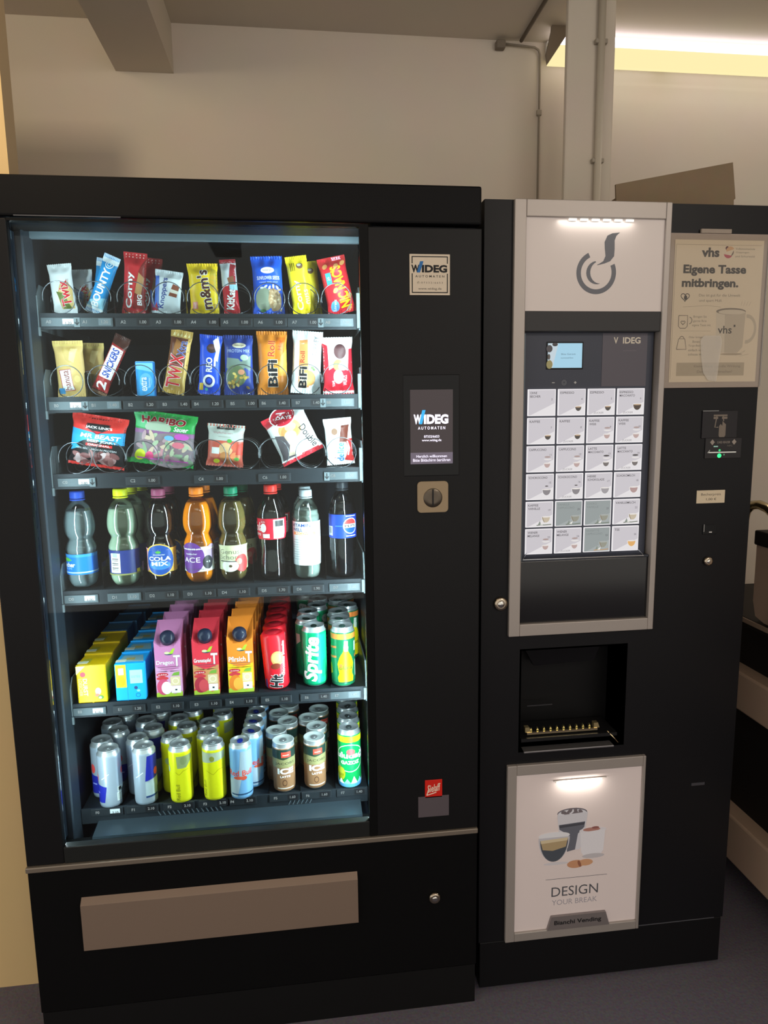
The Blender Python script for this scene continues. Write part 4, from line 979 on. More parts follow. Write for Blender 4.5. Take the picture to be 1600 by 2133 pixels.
# cans
ALU = P('#d3d7da', .32, .75)
def can_mesh(t, h, R, bodym, artf, tabm, turn=0.0, topm=None, neck=.85, bodyname='can_body', lipm=None):
    prof = smooth_prof([(R*.74, 0), (R*.86, .004), (R, .011), (R, h*.5), (R, h-.016), (R*.97, h-.011), (R*neck, h-.003), (R*neck, h-.001)], 3)
    prof = [(min(r, R), z) for r, z in prof]
    mats = [ALU if (z1 < .009 or z0 > h-.015) else bodym for (r0, z0), (r1, z1) in zip(prof, prof[1:])]
    A = Art(math.pi*R, h-.026); artf(A); S0 = wrap(prof, 0, turn)
    MB().lathe(prof, ALU, 36, mats=mats, capt=False).art(A, lambda u, v, o: S0(u, v+.010, o), .0001, .004).build(bodyname, t)
    r = R*neck
    MB().lathe([(r, h-.0012), (r*1.03, h), (r*1.0, h+.0014), (r*.93, h+.001), (r*.90, h-.004), (r*.3, h-.0035), (.0008, h-.0034)], lipm or ALU, 36, capb=False).build('lid', t)
    tb = MB(); pts = [(r*.30*math.cos(a)*1.0, r*.12+r*.52*math.sin(a)*.9-.001) for a in [2*math.pi*k/18 for k in range(18)]]
    tb.prism([(p, q) for p, q in pts], h-.0030, h-.0018, tabm, axis='z')
    tb.lathe([(r*.12, h-.0018), (r*.10, h-.0008)], tabm, 12).build('pull_tab', t)
def cans(desc, colname, tray, px, positions, h, R, bodym, artf, tabm=None, turn=0.0, cat='drink can', turns=(0, .9, -.7, 1.6, .4, -1.2), **kw):
    t = None
    g = '%ss in the %s column of the %s' % (desc, colname, {'E': 'fifth tray', 'F': 'bottom tray'}[tray])
    for i, (x, y) in enumerate(positions):
        lab = '%s, %s in %s column of %s' % (desc, WORD[i], colname, {'E': 'fifth tray', 'F': 'bottom tray'}[tray])
        if i == 0:
            t = thing('drink_can', lab, cat, (x, y, TZ[tray]+.001), g)
            can_mesh(t, h, R, bodym, artf, tabm or ALU, turn, **kw)
        else: dup(t, (x, y, TZ[tray]+.001), lab, (0, 0, turns[i]))
SIL = P('#b0bcca', .3, .4); DBLU = P('#232a9a', .35)
def rb(A, lines=True):
    A.poly([(.06, .10), (.5, .10), (.5, .52), (.10, .50), (.02, .3)], c('#9aa8b4')) 
def f_rb1(A):
    A.poly([(-.95, .0), (-.10, .06), (-.02, .40), (-.55, .46)], DBLU); A.poly([(.55, .52), (.95, .46), (.95, .0), (.62, .0)], DBLU); A.poly([(-.6, .98), (-.9, .98), (-.9, .5), (-.6, .52)], DBLU)
    A.ell(-.40, .58, .09, .14, c('#e04a48')); A.ell(.48, .66, .06, .1, c('#d86060'))
    A.rect(.24, .06, .46, .24, c('#dfe6e2')); A.rect(.26, .25, .44, .36, c('#cfd8d2')); A.rect(.30, .27, .40, .34, INK)
    for i in range(5): A.rect(.27, .08+i*.03, .43, .09+i*.03, c('#5a6a60'))
    A.rect(-.44, .24, -.28, .27, c('#8a94e0')); A.line([(-.16, .56), (.06, .68)], .02, c('#e8eef2'))
def f_rb2(A):
    A.poly([(.06, .46), (.50, .50), (.56, .99), (.14, .99)], DBLU); A.poly([(-.95, .5), (-.5, .5), (-.45, .98), (-.95, .98)], DBLU)
    A.rect(.06, .12, .44, .44, c('#a8b6ba')); A.rect(.06, .10, .44, .14, c('#1f3a6a')); A.ell(.40, .62, .08, .11, c('#e04a48')); A.ell(-.46, .7, .07, .10, c('#e05048')); A.line([(-.2, .54), (.02, .66)], .02, c('#e8eef2'))
def f_rby(A, gx=.1):
    A.poly([(-.04, .70), (.2, .70), (.42, .86), (.42, .96), (-.06, .96)], c('#8a9466')); A.ell(.14, .86, .10, .12, c('#7c865a'))
    A.line([(-.1, .62), (.0, .56), (.12, .64), (.28, .66)], .015, c('#a8a010')); A.text('Red Bull', -.05, .18, c('#6a6a18'), L=A.h*.34, H=A.w*.11, rot=90); A.ell(-.38, .66, .09, .1, c('#a8b8a0'))
def f_rby2(A):
    A.poly([(-.44, .74), (.40, .84), (.40, .99), (-.44, .99)], c('#a8b096')); A.ell(-.02, .86, .07, .08, c('#8a8a30'))
    A.line([(-.2, .60), (.0, .52), (.16, .62), (.3, .62)], .015, c('#a8a010')); A.text('Red Bull', -.28, .2, c('#7a7a20'), L=A.h*.34, H=A.w*.11, rot=90)
def f_rbb(A):
    A.poly([(.02, .99), (.5, .99), (.5, .55), (-.05, .40)], c('#9aaab6')); A.poly([(-.5, .35), (.05, .45), (-.1, .0), (-.5, .0)], c('#a4b2bc')); A.rect(-.3, .04, .44, .07, c('#2a4a6a'))
    A.text('Red Bull', .0, .52, c('#d84838'), L=A.w*.74, H=A.h*.12, bold=.03); A.ell(-.04, .42, .16, .05, c('#d05a40')); A.ell(.1, .41, .09, .06, c('#c8503a'))
def zig(i0, lids): return lids
yF = .172
F0P = [(.132, yF), (.104, .219), (.132, .266), (.105, .313), (.132, .360)]
cans('silver blue slim energy can', 'first', 'F', 0, F0P, .141, .0265, SIL, f_rb1, turns=(0, .5, 1.4, .3, .9))
cans('silver blue slim energy can', 'second', 'F', 0, [(.212, yF), (.187, .219), (.215, .266), (.188, .313), (.215, .360)], .141, .0265, SIL, f_rb2, turns=(0, -.3, 2.4, .5, 2.0))
YB = P('#e4e01c', .3, .15)
cans('yellow slim energy can', 'third', 'F', 0, [(.295, yF-.003), (.269, .216), (.297, .263), (.270, .310), (.298, .357)], .141, .0265, YB, f_rby)
cans('yellow slim energy can', 'fourth', 'F', 0, [(.373, yF-.004), (.353, .222), (.350, .277), (.378, .324), (.374, .378)], .141, .0265, YB, f_rby2)
LBM = P('#7fb2e0', .3, .2)
cans('light blue slim energy can', 'fifth', 'F', 0, [(.436, .164), (.460, .212), (.462, .266), (.465, .320), (.468, .374)], .141, .0265, LBM, f_rbb, P('#2a3fb0', .3, .5), turns=(0, .8, 1.2, .3, .6))
def f_ice(A):
    A.rect(-1, .74, 1, 1.02, c('#243a34')); A.poly([(-1, .56), (1, .56), (1, .76), (.2, .80), (.0, .76), (-.2, .80), (-1, .76)], c('#8f8a5e'))
    A.rect(-.06, .82, .22, .96, c('#d84a3a')); A.rect(-.02, .87, .16, .89, c('#f0c0b0'))
    A.text('JACOBS', .04, .66, c('#2a2a20'), L=A.w*.58, H=A.h*.075); A.text('ICE', .06, .47, WHT, L=A.w*.50, H=A.h*.15, bold=.09); A.text('LATTE', .04, .33, WHT, L=A.w*.30, H=A.h*.05, bold=.05)
    A.ring(.02, .17, .06, .02, c('#5a3a28'), sq=1.4); A.rect(-.2, .02, .3, .045, c('#d8cfc8')); A.poly([(-.08, .80), (.0, .83), (.1, .80), (.02, .78)], c('#3a4a30'))
ICEM = P('#9a7050', .35, .15)
PALE = P('#d3dcdc', .3, .3)
cans('brown iced coffee can with pale lid', 'sixth', 'F', 0, [(.537, .181), (.519, .235), (.546, .284), (.522, .333), (.549, .382)], .126, .0268, ICEM, f_ice, turns=(0, .5, -.8, 1.0, .2), neck=.95, lipm=PALE)
cans('brown iced coffee can with pale lid', 'seventh', 'F', 0, [(.612, .186), (.619, .243), (.600, .294), (.628, .342)], .126, .0268, ICEM, f_ice, turns=(0, -.6, .7, .3), neck=.95, lipm=PALE, turn=.05)
def f_ulu(A):
    A.rect(-1, .90, 1, 1.02, c('#e8e020')); A.text('ORIGINAL GAZOZ', 0, .955, c('#6a8a2a'), L=A.w*.56, H=A.h*.035, bold=.04)
    A.ell(.0, .57, .44, .40, WHT); A.ell(.0, .57, .42, .38, c('#0f9a50')); A.text('uluda\u011f', .0, .62, WHT, L=A.w*.84, H=A.h*.17, bold=.06, out=c('#0a5a34'), ob=.02); A.text('GAZOZ', .0, .48, WHT, L=A.w*.54, H=A.h*.075, bold=.08); A.ell(.02, .70, .12, .09, c('#d85a5a'))
    A.ell(-.30, .24, .16, .2, c('#a8b020')); A.ell(-.26, .30, .1, .1, c('#b8c030')); A.text('0.33', -.3, .22, c('#5a6a10'), L=A.w*.2, H=A.h*.05)
    A.rect(-1, -.04, 1, .06, c('#5aa0d8'))
    for i in range(9): A.poly([(-.75+i*.19, .04), (-.66+i*.19, .14+.05*(i % 3 == 1)), (-.56+i*.19, .04)], WHT if i % 2 == 0 else c('#8ac0e8'))
cans('green soda can with yellow top band', 'eighth', 'F', 0, [(.697, .178), (.700, .238), (.702, .298), (.704, .358)], .149, .0282, P('#12a050', .3, .15), f_ulu, P('#b8c4c4', .25, .9), turns=(0, .4, -.5, .2))
def f_spr(A):
    A.poly([(.10, 0), (.6, 0), (.6, 1), (.14, 1)], c('#14b070')); A.poly([(.18, .1), (.4, .14), (.42, .5), (.24, .46)], c('#0f9060')); A.poly([(-.6, .6), (-.42, .7), (-.44, .85), (-.6, .85)], c('#b8ccc8'))
    A.text('Sprite', -.05, .50, WHT, L=A.h*.92, H=A.w*.52, rot=86, bold=.07, shear=.15, out=c('#0a7a58'), ob=.025)
cans('green lemonade can with white lettering', 'seventh', 'E', 0, [(.619, .190), (.603, .250), (.607, .311), (.631, .364), (.636, .425), (.606, .475)], .145, .0288, P('#0f9a68', .3, .3), f_spr, P('#2a3a34', .3, .5), turns=(0, .7, -.5, .9, .2, -.4))
def f_blu2(A):
    A.rect(-1, .91, 1, 1.02, c('#e8823a')); A.rect(-1, .0, 1, .02, c('#1a4a38'))
    A.poly([(-.14, .03), (.26, .03), (.28, .12), (.23, .2), (.28, .4), (.22, .54), (.12, .66), (.11, .74), (.0, .74), (-.01, .66), (-.11, .54), (-.17, .4), (-.12, .2), (-.17, .12)], c('#f2dc10'))
    A.poly([(.0, .74), (.11, .74), (.12, .87), (.02, .88)], c('#d8e4d8')); A.poly([(.02, .66), (.11, .66), (.13, .76), (.0, .76)], c('#dfe8da'))
    A.text('Bluna', .06, .33, c('#3a5a20'), L=A.w*.36, H=A.h*.09, bold=.05); A.ell(-.08, .37, .05, .05, c('#d86a30'))
    for v in (.7, .5): A.poly([(-.5, v), (-.2, v+.03), (-.2, v+.07), (-.5, v+.05)], c('#d8783a'))
    A.rect(.32, .64, .42, .84, c('#b8ccb8')); A.rect(.36, .5, .46, .56, c('#e07a38')); A.rect(.36, .1, .44, .44, c('#a8bcb0')); A.poly([(-.6, .1), (-.35, .2), (-.4, .4), (-.6, .36)], c('#d8c030'))
cans('green can with yellow bottle picture', 'eighth', 'E', 0, [(.687, .178), (.684, .239), (.684, .300), (.711, .352), (.690, .406), (.708, .462)], .145, .0288, P('#1f7a50', .3, .3), f_blu2, P('#4a6a60', .3, .5), turns=(0, .9, -.6, .5, 1.2, -.3))

# ------------------------------------------------------------------ the coffee machine
D2 = .0137
FY = D2+.009            # body front, frames stand .009 proud of it
CMX0, CMX1, CMH = .985, 1.6082, 1.8118
CM = thing('coffee_machine', 'tall black hot drink machine with silver framed panels', 'vending machine', (0, 0, 0))
ux0, ux1, uz0, uz1 = 1.0456, 1.3832, .8925, 1.8118
lx0, lx1, lz0, lz1 = 1.0477, 1.3824, .1345, .5846
kx0, kx1, kz0, kz1 = (lambda a: (a[0], a[1], a[2], a[3]))((at(1085, 1450, FY).x, at(1300, 1450, FY).x, at(1190, 1556, FY).z, at(1190, 1350, FY).z))
CB = P('#161619', .4, 0, .22, bump=.06, nscale=900)
bd = MB()
iz = at(1225, 1294, D2).z; ix0, ix1 = at(1090, 900, D2).x, at(1368, 900, D2).x
bd.box(CMX0, CMX1, 0.12, .62, .06, CMH, CB, .002)
bd.box(CMX0, ux0+.01, FY, .12, .135, CMH, CB).box(ux1-.01, CMX1, FY, .12, .135, CMH, CB)
bd.box(ux0+.01, ux1-.01, FY, .12, kz1, uz0+.02, CB)
bd.box(ux0+.01, ux1-.01, FY, .12, .135, kz0, CB)
bd.box(ux0+.01, kx0, FY, .12, kz0, kz1, CB).box(kx1, ux1-.01, FY, .12, kz0, kz1, CB)
bd.build('body', CM)
MB().box(CMX0+.003, CMX1-.003, FY+.001, .12, .012, .133, P('#101012', .45), .002).build('kick_plate', CM)
MB().box(CMX0+.02, CMX1-.02, .14, .60, 0, .06, P('#0c0c0d', .6)).build('plinth', CM)
MB().box(1.388, 1.585, FY-.0006, FY+.004, .1338, .1356, P('#6f7078', .35, .5)).build('door_edge', CM)
def frame(x0, x1, z0, z1, ax0, ax1, az0, az1, y0, y1, mat, name, bev=.0015):
    m_ = MB()
    m_.box(x0, ax0, y0, y1, z0, z1, mat, bev).box(ax1, x1, y0, y1, z0, z1, mat, bev)
    m_.box(ax0, ax1, y0, y1, az1, z1, mat, bev).box(ax0, ax1, y0, y1, z0, az0, mat, bev)
    return m_.build(name, CM)
FR = P('#aaa29d', .42, .35)
a = rpx(1097, 450, 1371, 648, D2); px0, px1, pz0, pz1 = ix0, ix1, a[2], a[3]
frame(ux0, ux1, uz0, uz1, ix0, ix1, iz, pz1, D2, .05, FR, 'upper_frame')
# top light panel with the logo
w, h = px1-px0, pz1-pz0; A = Art(w, h)
LOGO = E('#575459', .55)
cxl, czl = .012, .42
A.ring(cxl, czl, .128, .033, LOGO, 115, 385)
A.poly([(.02, .51), (.015, .50), (.06, .545), (.075, .60), (.068, .68), (.065, .75), (.085, .82), (.12, .845), (.175, .855), (.150, .82), (.138, .77), (.14, .68), (.138, .60), (.11, .545), (.07, .52)], LOGO)
pts = [(cxl+.005+.078*math.cos(math.radians(t_)), czl+.078*w/h*math.sin(math.radians(t_))) for t_ in range(100, 281, 12)]
pts2 = [(cxl+.028+.072*math.cos(math.radians(t_)), czl+.004+.075*w/h*math.sin(math.radians(t_))) for t_ in range(272, 108, -12)]
A.poly(pts+pts2, LOGO)
MB().box(px0, px1, D2+.006, .05, pz0, pz1, E('#b2a69f', .36, '#b2a69f')).art(A, flat((px0+px1)/2, pz0, D2+.006)).build('logo_panel', CM)
ledm = E('#fffdf4', 1.1)
l = MB()
for i in range(6): l.box(px0+w*(.30+i*.082), px0+w*(.355+i*.082), D2+.001, D2+.005, pz1-.006, pz1-.002, ledm)
l.build('panel_light', CM)
area('logo_panel_light', ((px0+px1)/2, D2-.004, pz1-.004), ((px0+px1)/2, D2+.02, pz0+.03), .16, .004, .055, (1, .97, .92))
# dark recess with the selection keypad
rc = MB()
rc.box(ix0, ix1, .06, .065, iz, pz0, BLACK2)
rc.box(ix0, ix1, D2+.004, .06, at(1230, 690, D2).z, pz0, P('#3a3a3c', .5), .002)
rc.build('keypad_recess', CM)
KY = .036
kb = rpx(1094, 694, 1376, 1155, KY)
hb = at(1230, 1160, KY).z
MB().box(ix0+.004, ix1-.004, KY, .06, hb, at(1230, 690, D2).z+.004, P('#3a3e4c', .3, 0, .4), .001).build('keypad_panel', CM)
MB().box(ix0, ix0+.004, D2+.006, .06, hb, at(1230, 690, D2).z-.004, P('#566068', .35, .3)).build('side_bevel', CM)
# chrome ledge line below the keypad
e = [at(1097, 1152, .03), at(1089, 1166, D2+.004), at(1341, 1157, D2+.004), at(1330, 1145, .03)]
MB().tube([p for p in e], .0011, P('#dfe6ee', .15, .9), 6).build('ledge_edge', CM)
MB().box(ix0, ix1, D2+.008, KY+.002, e[1].z-.006, e[1].z-.0012, P('#3a3d46', .4), .001).build('keypad_ledge', CM)
MB().box(ix0, ix1, D2+.010, .05, iz, e[1].z-.006, P('#17171a', .12, 0, .6), .001).build('lower_glass', CM)
# small display
d = rpx(1142, 715, 1212, 766, KY-.002); w, h = d[1]-d[0], d[3]-d[2]; A = Art(w, h)
A.poly([(-.5, 0), (-.36, 0), (-.2, 1), (-.5, 1)], E('#cfe0ea', .8)); A.ell(-.46, .78, .09, .10, E('#4a4448', .6)); A.ell(-.30, .95, .08, .05, E('#3a3438', .6)); A.ell(-.45, .14, .09, .12, E('#a89a60', .6)); A.ell(-.47, .45, .04, .08, E('#5a5048', .6))
A.text('Bitte Getr\u00e4nk', .10, .56, E('#5a7f94', .7), L=w*.42, H=h*.07); A.text('auswaehlen', .06, .41, E('#5a7f94', .7), L=w*.36, H=h*.06)
sb = MB().box(d[0]-.003, d[1]+.003, KY-.0014, KY+.002, d[2]-.003, d[3]+.003, P('#0e1014', .3), .0006).build('display_frame', CM)
MB().box(d[0], d[1], KY-.002, KY, d[2], d[3], E('#a4d3ea', .9)).art(A, flat((d[0]+d[1])/2, d[2], KY-.002)).build('display', sb)
a = rpx(1258, 694, 1345, 800, KY-.0008)
lg = MB().box(a[0]-.002, a[1], KY-.0008, KY, a[2]-.004, a[3], P('#5a5660', .3, 0, .4))
A = Art(a[1]-a[0], a[3]-a[2]); CR_ = P('#d8cfc0', .4)
A.text('V', -.22, .86, CR_, L=.010, H=.0135, bold=.05); A.text('IDEG', .14, .86, CR_, L=.040, H=.0135, bold=.06); A.text('AUTOMATEN', .1, .66, P('#77727a', .4), L=.03, H=.003)
lg.art(A, flat((a[0]+a[1])/2, a[2], KY-.0008)).build('logo_film', CM)
a = at(1175, 797, KY); A = Art(.1, .02); GR = P('#b8b8b8', .4); GD = P('#70747c', .4)
A.rect(-.27, .46, -.21, .54, GR); A.rect(.22, .46, .28, .54, GR); A.rect(.235, .38, .265, .62, GR); A.ring(0, .5, .05, .012, GD); A.ring(0, .5, .028, .01, GD)
MB().art(A, flat(a.x, a.z-.01, KY-.0004)).build('sugar_symbols', CM)
# selection buttons
NAMES = [['OHNE|BECHER', 'ESPRESSO', 'ESPRESSO', 'ESPRESSO|MACCHIATO'], ['KAFFEE', 'KAFFEE', 'KAFFEE|WEI\u00df', 'KAFFEE|WEI\u00df'], ['CAPPUCCINO', 'CAPPUCCINO', 'LATTE|MACCHIATO', 'LATTE|MACCHIATO'],
         ['SCHOKOCCINO', 'SCHOKOCCINO', 'HEI\u00dfE|SCHOKOLADE', 'SCHOKOMILCH'], ['KAFFEE|VANILLE', 'VANILLE|CAPPUCCINO', 'SCHOKO|VANILLE', 'VANILLEMILCH'], ['WIENER|MELANGE', 'WIENER|MELANGE', 'NOISETTE|CAPPUCCINO', 'TEE']]
NUM = [['2', '4', '5', '6'], ['7', '8', '9', '10'], ['11', '12', '13', '14'], ['15', '16', '17', '18'], ['19', '20', '21', '22'], ['23', '24', '25', '26']]
SUG = {(0, 2), (0, 3), (1, 1), (1, 3), (2, 1), (2, 3), (3, 1), (5, 1)}
OFF = {(4, 1), (4, 2), (5, 2)}
STY = [['', 'd', 'd', 'e'], ['d', 'd', 'w', 'w'], ['w', 'w', 'l', 'l'], ['s', 's', 't', 'm'], ['v', 'v', 'v', 'v'], ['w', 'w', 'v', 'y']]
g0, g1 = at(1100, 811, KY-.003), at(1329, 1146, KY-.003)
pw, ph_ = (g1.x-g0.x), (g0.z-g1.z)
bw, bh = pw/4*.945, ph_/6*.945
sxp, szp = (pw-bw)/3, (ph_-bh)/5
EM = lambda h: E(h, .86)
for r in range(6):
    for k in range(4):
        x = g0.x+bw/2+sxp*k; z = g0.z-bh-szp*r; off = (r, k) in OFF
        A = Art(bw, bh)
        A.rect(-.47, .03, .47, .97, EM('#d3ced4') if not off else EM('#9aa2a2'))
        A.poly([(-.40, .03), (.47, .03), (.47, .48)], EM('#eeeaec') if not off else EM('#a9b0b0'))
        for n_, s_ in enumerate(NAMES[r][k].split('|')):
            A.text(s_, -.42+len(s_)*.031, .86-.13*n_, EM('#454148') if not off else EM('#858c8c'), L=bw*len(s_)*.062, H=bh*.085, bold=.015)
        A.text(NUM[r][k], .36, .62 if r < 2 else .66, EM('#55515a'), H=bh*.075)
        if (r, k) in SUG: A.text('ZUCKER', -.1, .09, EM('#8a868a'), L=bw*.36, H=bh*.07, shear=.25)
        st = STY[r][k]; u = .24
        if st:
            cu = {'d': '#4a4440', 'e': '#4a3c34', 'w': '#c2a8a4', 'l': '#77706e', 's': '#8d888c', 't': '#a5a0a4', 'm': '#b89a98', 'v': '#cdbfa8' if not off else '#9a9a8c', 'y': '#eab36a'}[st]
            R_ = .16 if st in 'stmvye' else .12; zc = .40 if st in 'stmvye' else .34
            A.ell(u, zc, R_*1.05, R_*1.35, EM('#f4f2f2') if not off else EM('#b4bab8'), 180, 360); A.ell(u, zc-.01, R_*.92, R_*1.22, EM(cu), 180, 360)
            A.ell(u, zc, R_*1.0, .025, EM('#f0eae6') if not off else EM('#b0b4b0'))
            if st in 'de': A.ell(u, zc-.02, R_*.8, R_*.9, EM('#8a6a50'), 180, 225); A.ell(u, zc-.02, R_*.8, .02, EM('#c8a888'))
            if st in 'wl': A.ell(u+.01, zc+.24, .11, .03, EM('#b09a96') if st == 'w' else EM('#4a4648')); A.ell(u+.02, zc+.17, .15, .05, EM('#efeae8'), 180, 360)
            if st == 's': A.ell(u, zc+.13, .06, .018, EM('#3a3438'))
            if st == 'v':
                A.line([(-.1, .07), (.05, .09), (.2, .08), (.44, .10)], .03, EM('#6f7a6a') if r == 4 else EM('#c89a6a'))
                A.poly([(-.05, .10), (.02, .25), (.06, .10)], EM('#8a948a')); A.poly([(.02, .1), (.16, .2), (.12, .08)], EM('#f0efe8'))
                A.line([(.18, .18), (.10, .40)], .02, EM('#8a7a68'))
        o = MB().box(x-bw/2, x+bw/2, KY-.003, KY, z, z+bh, E('#f6f2f4', .95), .0006).art(A, flat(x, z, KY-.003)).build('selection_button', CM)
# lower frame and poster
a = rpx(1078, 1619, 1325, 1922, D2); bx0, bx1, bz0, bz1 = a[0]-.001, a[1], lz0+.022, lz1-.025
frame(lx0, lx1, lz0, lz1, bx0, bx1, bz0, bz1, D2, D2+.02, FR, 'lower_frame')
w, h = bx1-bx0, bz1-bz0; A = Art(w, h); K = lambda x, s=.6: E(x, s)
A.ell(-.05, .735, .12, .04, K('#6a6064')); A.ell(-.05, .73, .115, .036, K('#cfc6c4')); 
for i in range(12): A.ell(-.05+.09*math.cos(i*2.4)*(.3+.06*i), .735+.016*math.sin(i*2.4), .022, .014, K('#6a5c5c'), rot=40*i, n=8)
A.poly([(-.17, .725), (.075, .735), (.055, .60), (.02, .50), (-.10, .50), (-.15, .60)], K('#c9bfbd'))
A.poly([(-.155, .665), (.055, .675), (.05, .64), (.0, .60), (-.02, .50), (-.085, .49), (-.08, .60), (-.15, .635)], K('#5c5a60'))
A.poly([(-.155, .66), (.055, .67), (.05, .655), (-.15, .645)], K('#3c3a40'))
A.ell(-.19, .60, .125, .03, K('#d6cdc8')); A.ell(-.19, .59, .125, .205, K('#b8aeac'), 180, 360); A.ell(-.19, .575, .112, .185, K('#3f4248'), 180, 360)
A.poly([(-.30, .575), (-.08, .583), (-.095, .525), (-.20, .505), (-.28, .515)], K('#a58a62')); A.poly([(-.30, .575), (-.08, .583), (-.083, .565), (-.295, .555)], K('#c8b08a')); A.ell(-.17, .42, .1, .012, K('#c2b6b2'))
A.ell(.12, .615, .11, .024, K('#d0c4c0')); A.ell(.11, .62, .07, .016, K('#a87060')); A.ell(.14, .63, .03, .01, K('#8a5248'))
A.poly([(.02, .605), (.22, .615), (.21, .48), (.17, .44), (.06, .44), (.03, .48)], K('#cfc4c0', .64)); A.ell(.13, .45, .09, .02, K('#b4a8a4'))
A.ell(-.01, .405, .07, .034, K('#b9805a')); A.ell(.07, .41, .06, .028, K('#c08a62')); A.ell(.02, .405, .012, .03, K('#8a5238'), rot=20)
A.rect(-.25, .318, .25, .321, K('#5a5658'))
A.text('DESIGN', -.01, .235, K('#4a474a', .5), L=w*.38, H=h*.062); A.text('YOUR BREAK', -.01, .165, K('#94898a'), L=w*.37, H=h*.034)
MB().box(bx0, bx1, D2+.006, D2+.02, bz0, bz1, E('#b3a5a0', .40, '#b3a5a0')).art(A, flat((bx0+bx1)/2, bz0, D2+.006)).build('poster_panel', CM)
l = MB()
for i in range(6): l.box(bx0+w*(.315+i*.066), bx0+w*(.345+i*.066), D2+.0025, D2+.0062, bz1-.027, bz1-.022, E('#fbfbe0', 2.0))
l.box(bx0+w*.29, bx0+w*.71, D2+.001, D2+.0062, bz1-.022, bz1-.020, P('#b8b0aa', .5)).build('panel_light', CM)
area('poster_panel_light', (bx0+w*.5, D2-.012, bz1-.022), (bx0+w*.5, D2+.01, bz1-.06), .10, .004, .10, (1, .98, .90))
tx0 = (bx0+bx1)/2
A = Art(.16, .035); A.text('Bianchi Vending', 0, .52, INK, L=.118, H=.0145, bold=.05)
tb = MB().prism([(tx0-.072, bz0-.001), (tx0+.084, bz0-.001), (tx0+.074, bz0+.034), (tx0-.062, bz0+.034)], D2-.0008, D2+.006, P('#8d8585', .4, .4))
tb.art(A, flat(tx0+.004, bz0-.002, D2-.0008)).build('name_tab', CM)
# cup compartment
cy = .118
cp = MB()
cp.box(kx0, kx1, cy-.004, cy, kz0, kz1, P('#08080a', .5))
cp.box(kx0-.004, kx1+.004, FY, cy, kz1, kz1+.004, BLACK2).box(kx0-.004, kx0, FY, cy, kz0, kz1, BLACK2).box(kx1, kx1+.004, FY, cy, kz0, kz1, BLACK2).box(kx0-.004, kx1+.004, FY, cy, kz0-.004, kz0, BLACK2)
cp.build('cup_compartment', CM)
MB().prism([(kx0+.02, kz1-.004), (kx1-.03, kz1-.004), (kx1-.05, kz1-.055), (kx0+.05, kz1-.06)], .08, .10, P('#0d0d10', .2), axis='y').build('spout_cover', CM)
g = [at(1097, 1526, .04), at(1243, 1520, .04)]
gr = MB().box(kx0+.004, kx1-.012, .026, .11, g[0].z-.016, g[0].z-.008, P('#1a1a1c', .4))
gr.box(g[0].x, g[1].x, .036, .042, g[0].z-.004, g[0].z+.001, P('#ffedc0', .12, 1.0)).build('drip_tray', CM)
gt = MB()
for i in range(10):
    x = g[0].x+.012+(g[1].x-g[0].x-.02)*i/9.5
    gt.prism([(x-.003, g[0].z+.001), (x+.003, g[0].z+.001), (x, g[0].z+.010)], .044, .05, P('#b9b380', .25, .9))
for x in (g[0].x, g[1].x-.004): gt.prism([(x-.004, g[0].z+.001), (x+.010, g[0].z+.001), (x+.006, g[0].z+.013), (x-.004, g[0].z+.013)], .038, .05, P('#c9b888', .3, .8))
gt.build('drip_grid', CM)
e0, e1 = at(1265, 1522, .03), at(1288, 1546, FY-.004)
MB().tube([e0, e1], .0014, P('#ffe9b8', .15, 1.0), 8).build('side_edge', CM)
e0, e1 = at(1091, 1566, FY-.004), at(1278, 1554, FY-.004)
MB().box(e0.x, e1.x, FY-.007, .04, e0.z-.003, e0.z+.001, P('#a8a6a8', .25, .8), .0008).build('shelf_edge', CM)
e0, e1 = at(1098, 1470, .09), at(1150, 1467, .09)
MB().box(e0.x, e1.x, .088, .09, e0.z-.001, e0.z+.001, P('#55555a', .3, .6)).build('inner_edge', CM)
lock(1042, 1257, FY, .0155, CM)
lock(1473, 1168, FY, .0105, CM, 'round_lock')
# card reader
a = rpx(1464, 856, 1534, 912, FY-.002); w, h = a[1]-a[0], a[3]-a[2]
A = Art(w, h); TN = P('#7d7268', .5)
A.rect(-.19, .80, .20, .86, TN); A.rect(-.19, .70, -.06, .78, TN); A.rect(.05, .70, .20, .78, TN)
A.line([(-.1, .80), (-.14, .40), (-.04, .40)], .03, TN); A.line([(.08, .80), (.10, .62)], .03, TN)
A.poly([(-.02, .1), (.0, .04), (.14, .04), (.17, .1), (.17, .5), (.07, .62), (.07, .45), (.02, .52), (-.02, .45)], TN)
cr = MB().box(a[0], a[1], FY-.003, FY, a[2], a[3], P('#242226', .4), .001).art(A, flat((a[0]+a[1])/2, a[2], FY-.003)).build('card_reader', CM)
MB().box(a[0], a[0]+w*.45, FY-.0036, FY-.002, a[3]-.0008, a[3]+.0006, P('#8a8a8a', .3, .6)).build('top_edge', cr)
a = rpx(1470, 913, 1543, 950, FY-.002); w, h = a[1]-a[0], a[3]-a[2]; A = Art(w, h)
for u in (-.31, .29): A.ell(u, .78, .065, .075, P('#9a9088', .5), n=4)
A.text('CARD READER', 0, .77, P('#9a9088', .5), L=w*.36, H=h*.12); A.rect(-.27, .52, -.15, .58, E('#a8d8c0', .6)); A.text('NFC', .18, .58, P('#77706a', .5), L=w*.14, H=h*.08)
A.rect(-.40, .20, .36, .26, P('#c8c8c4', .2, .8)); A.poly([(-.44, .2), (-.40, .2), (-.36, .36), (-.38, .36)], P('#9a9a98', .3, .7))
A.ell(-.1, .05, .055, .055, E('#20e070', 2.5)); A.ell(-.1, .34, .03, .03, E('#30c070', 1.2)); A.ell(.03, .1, .02, .02, E('#50a070', .8))
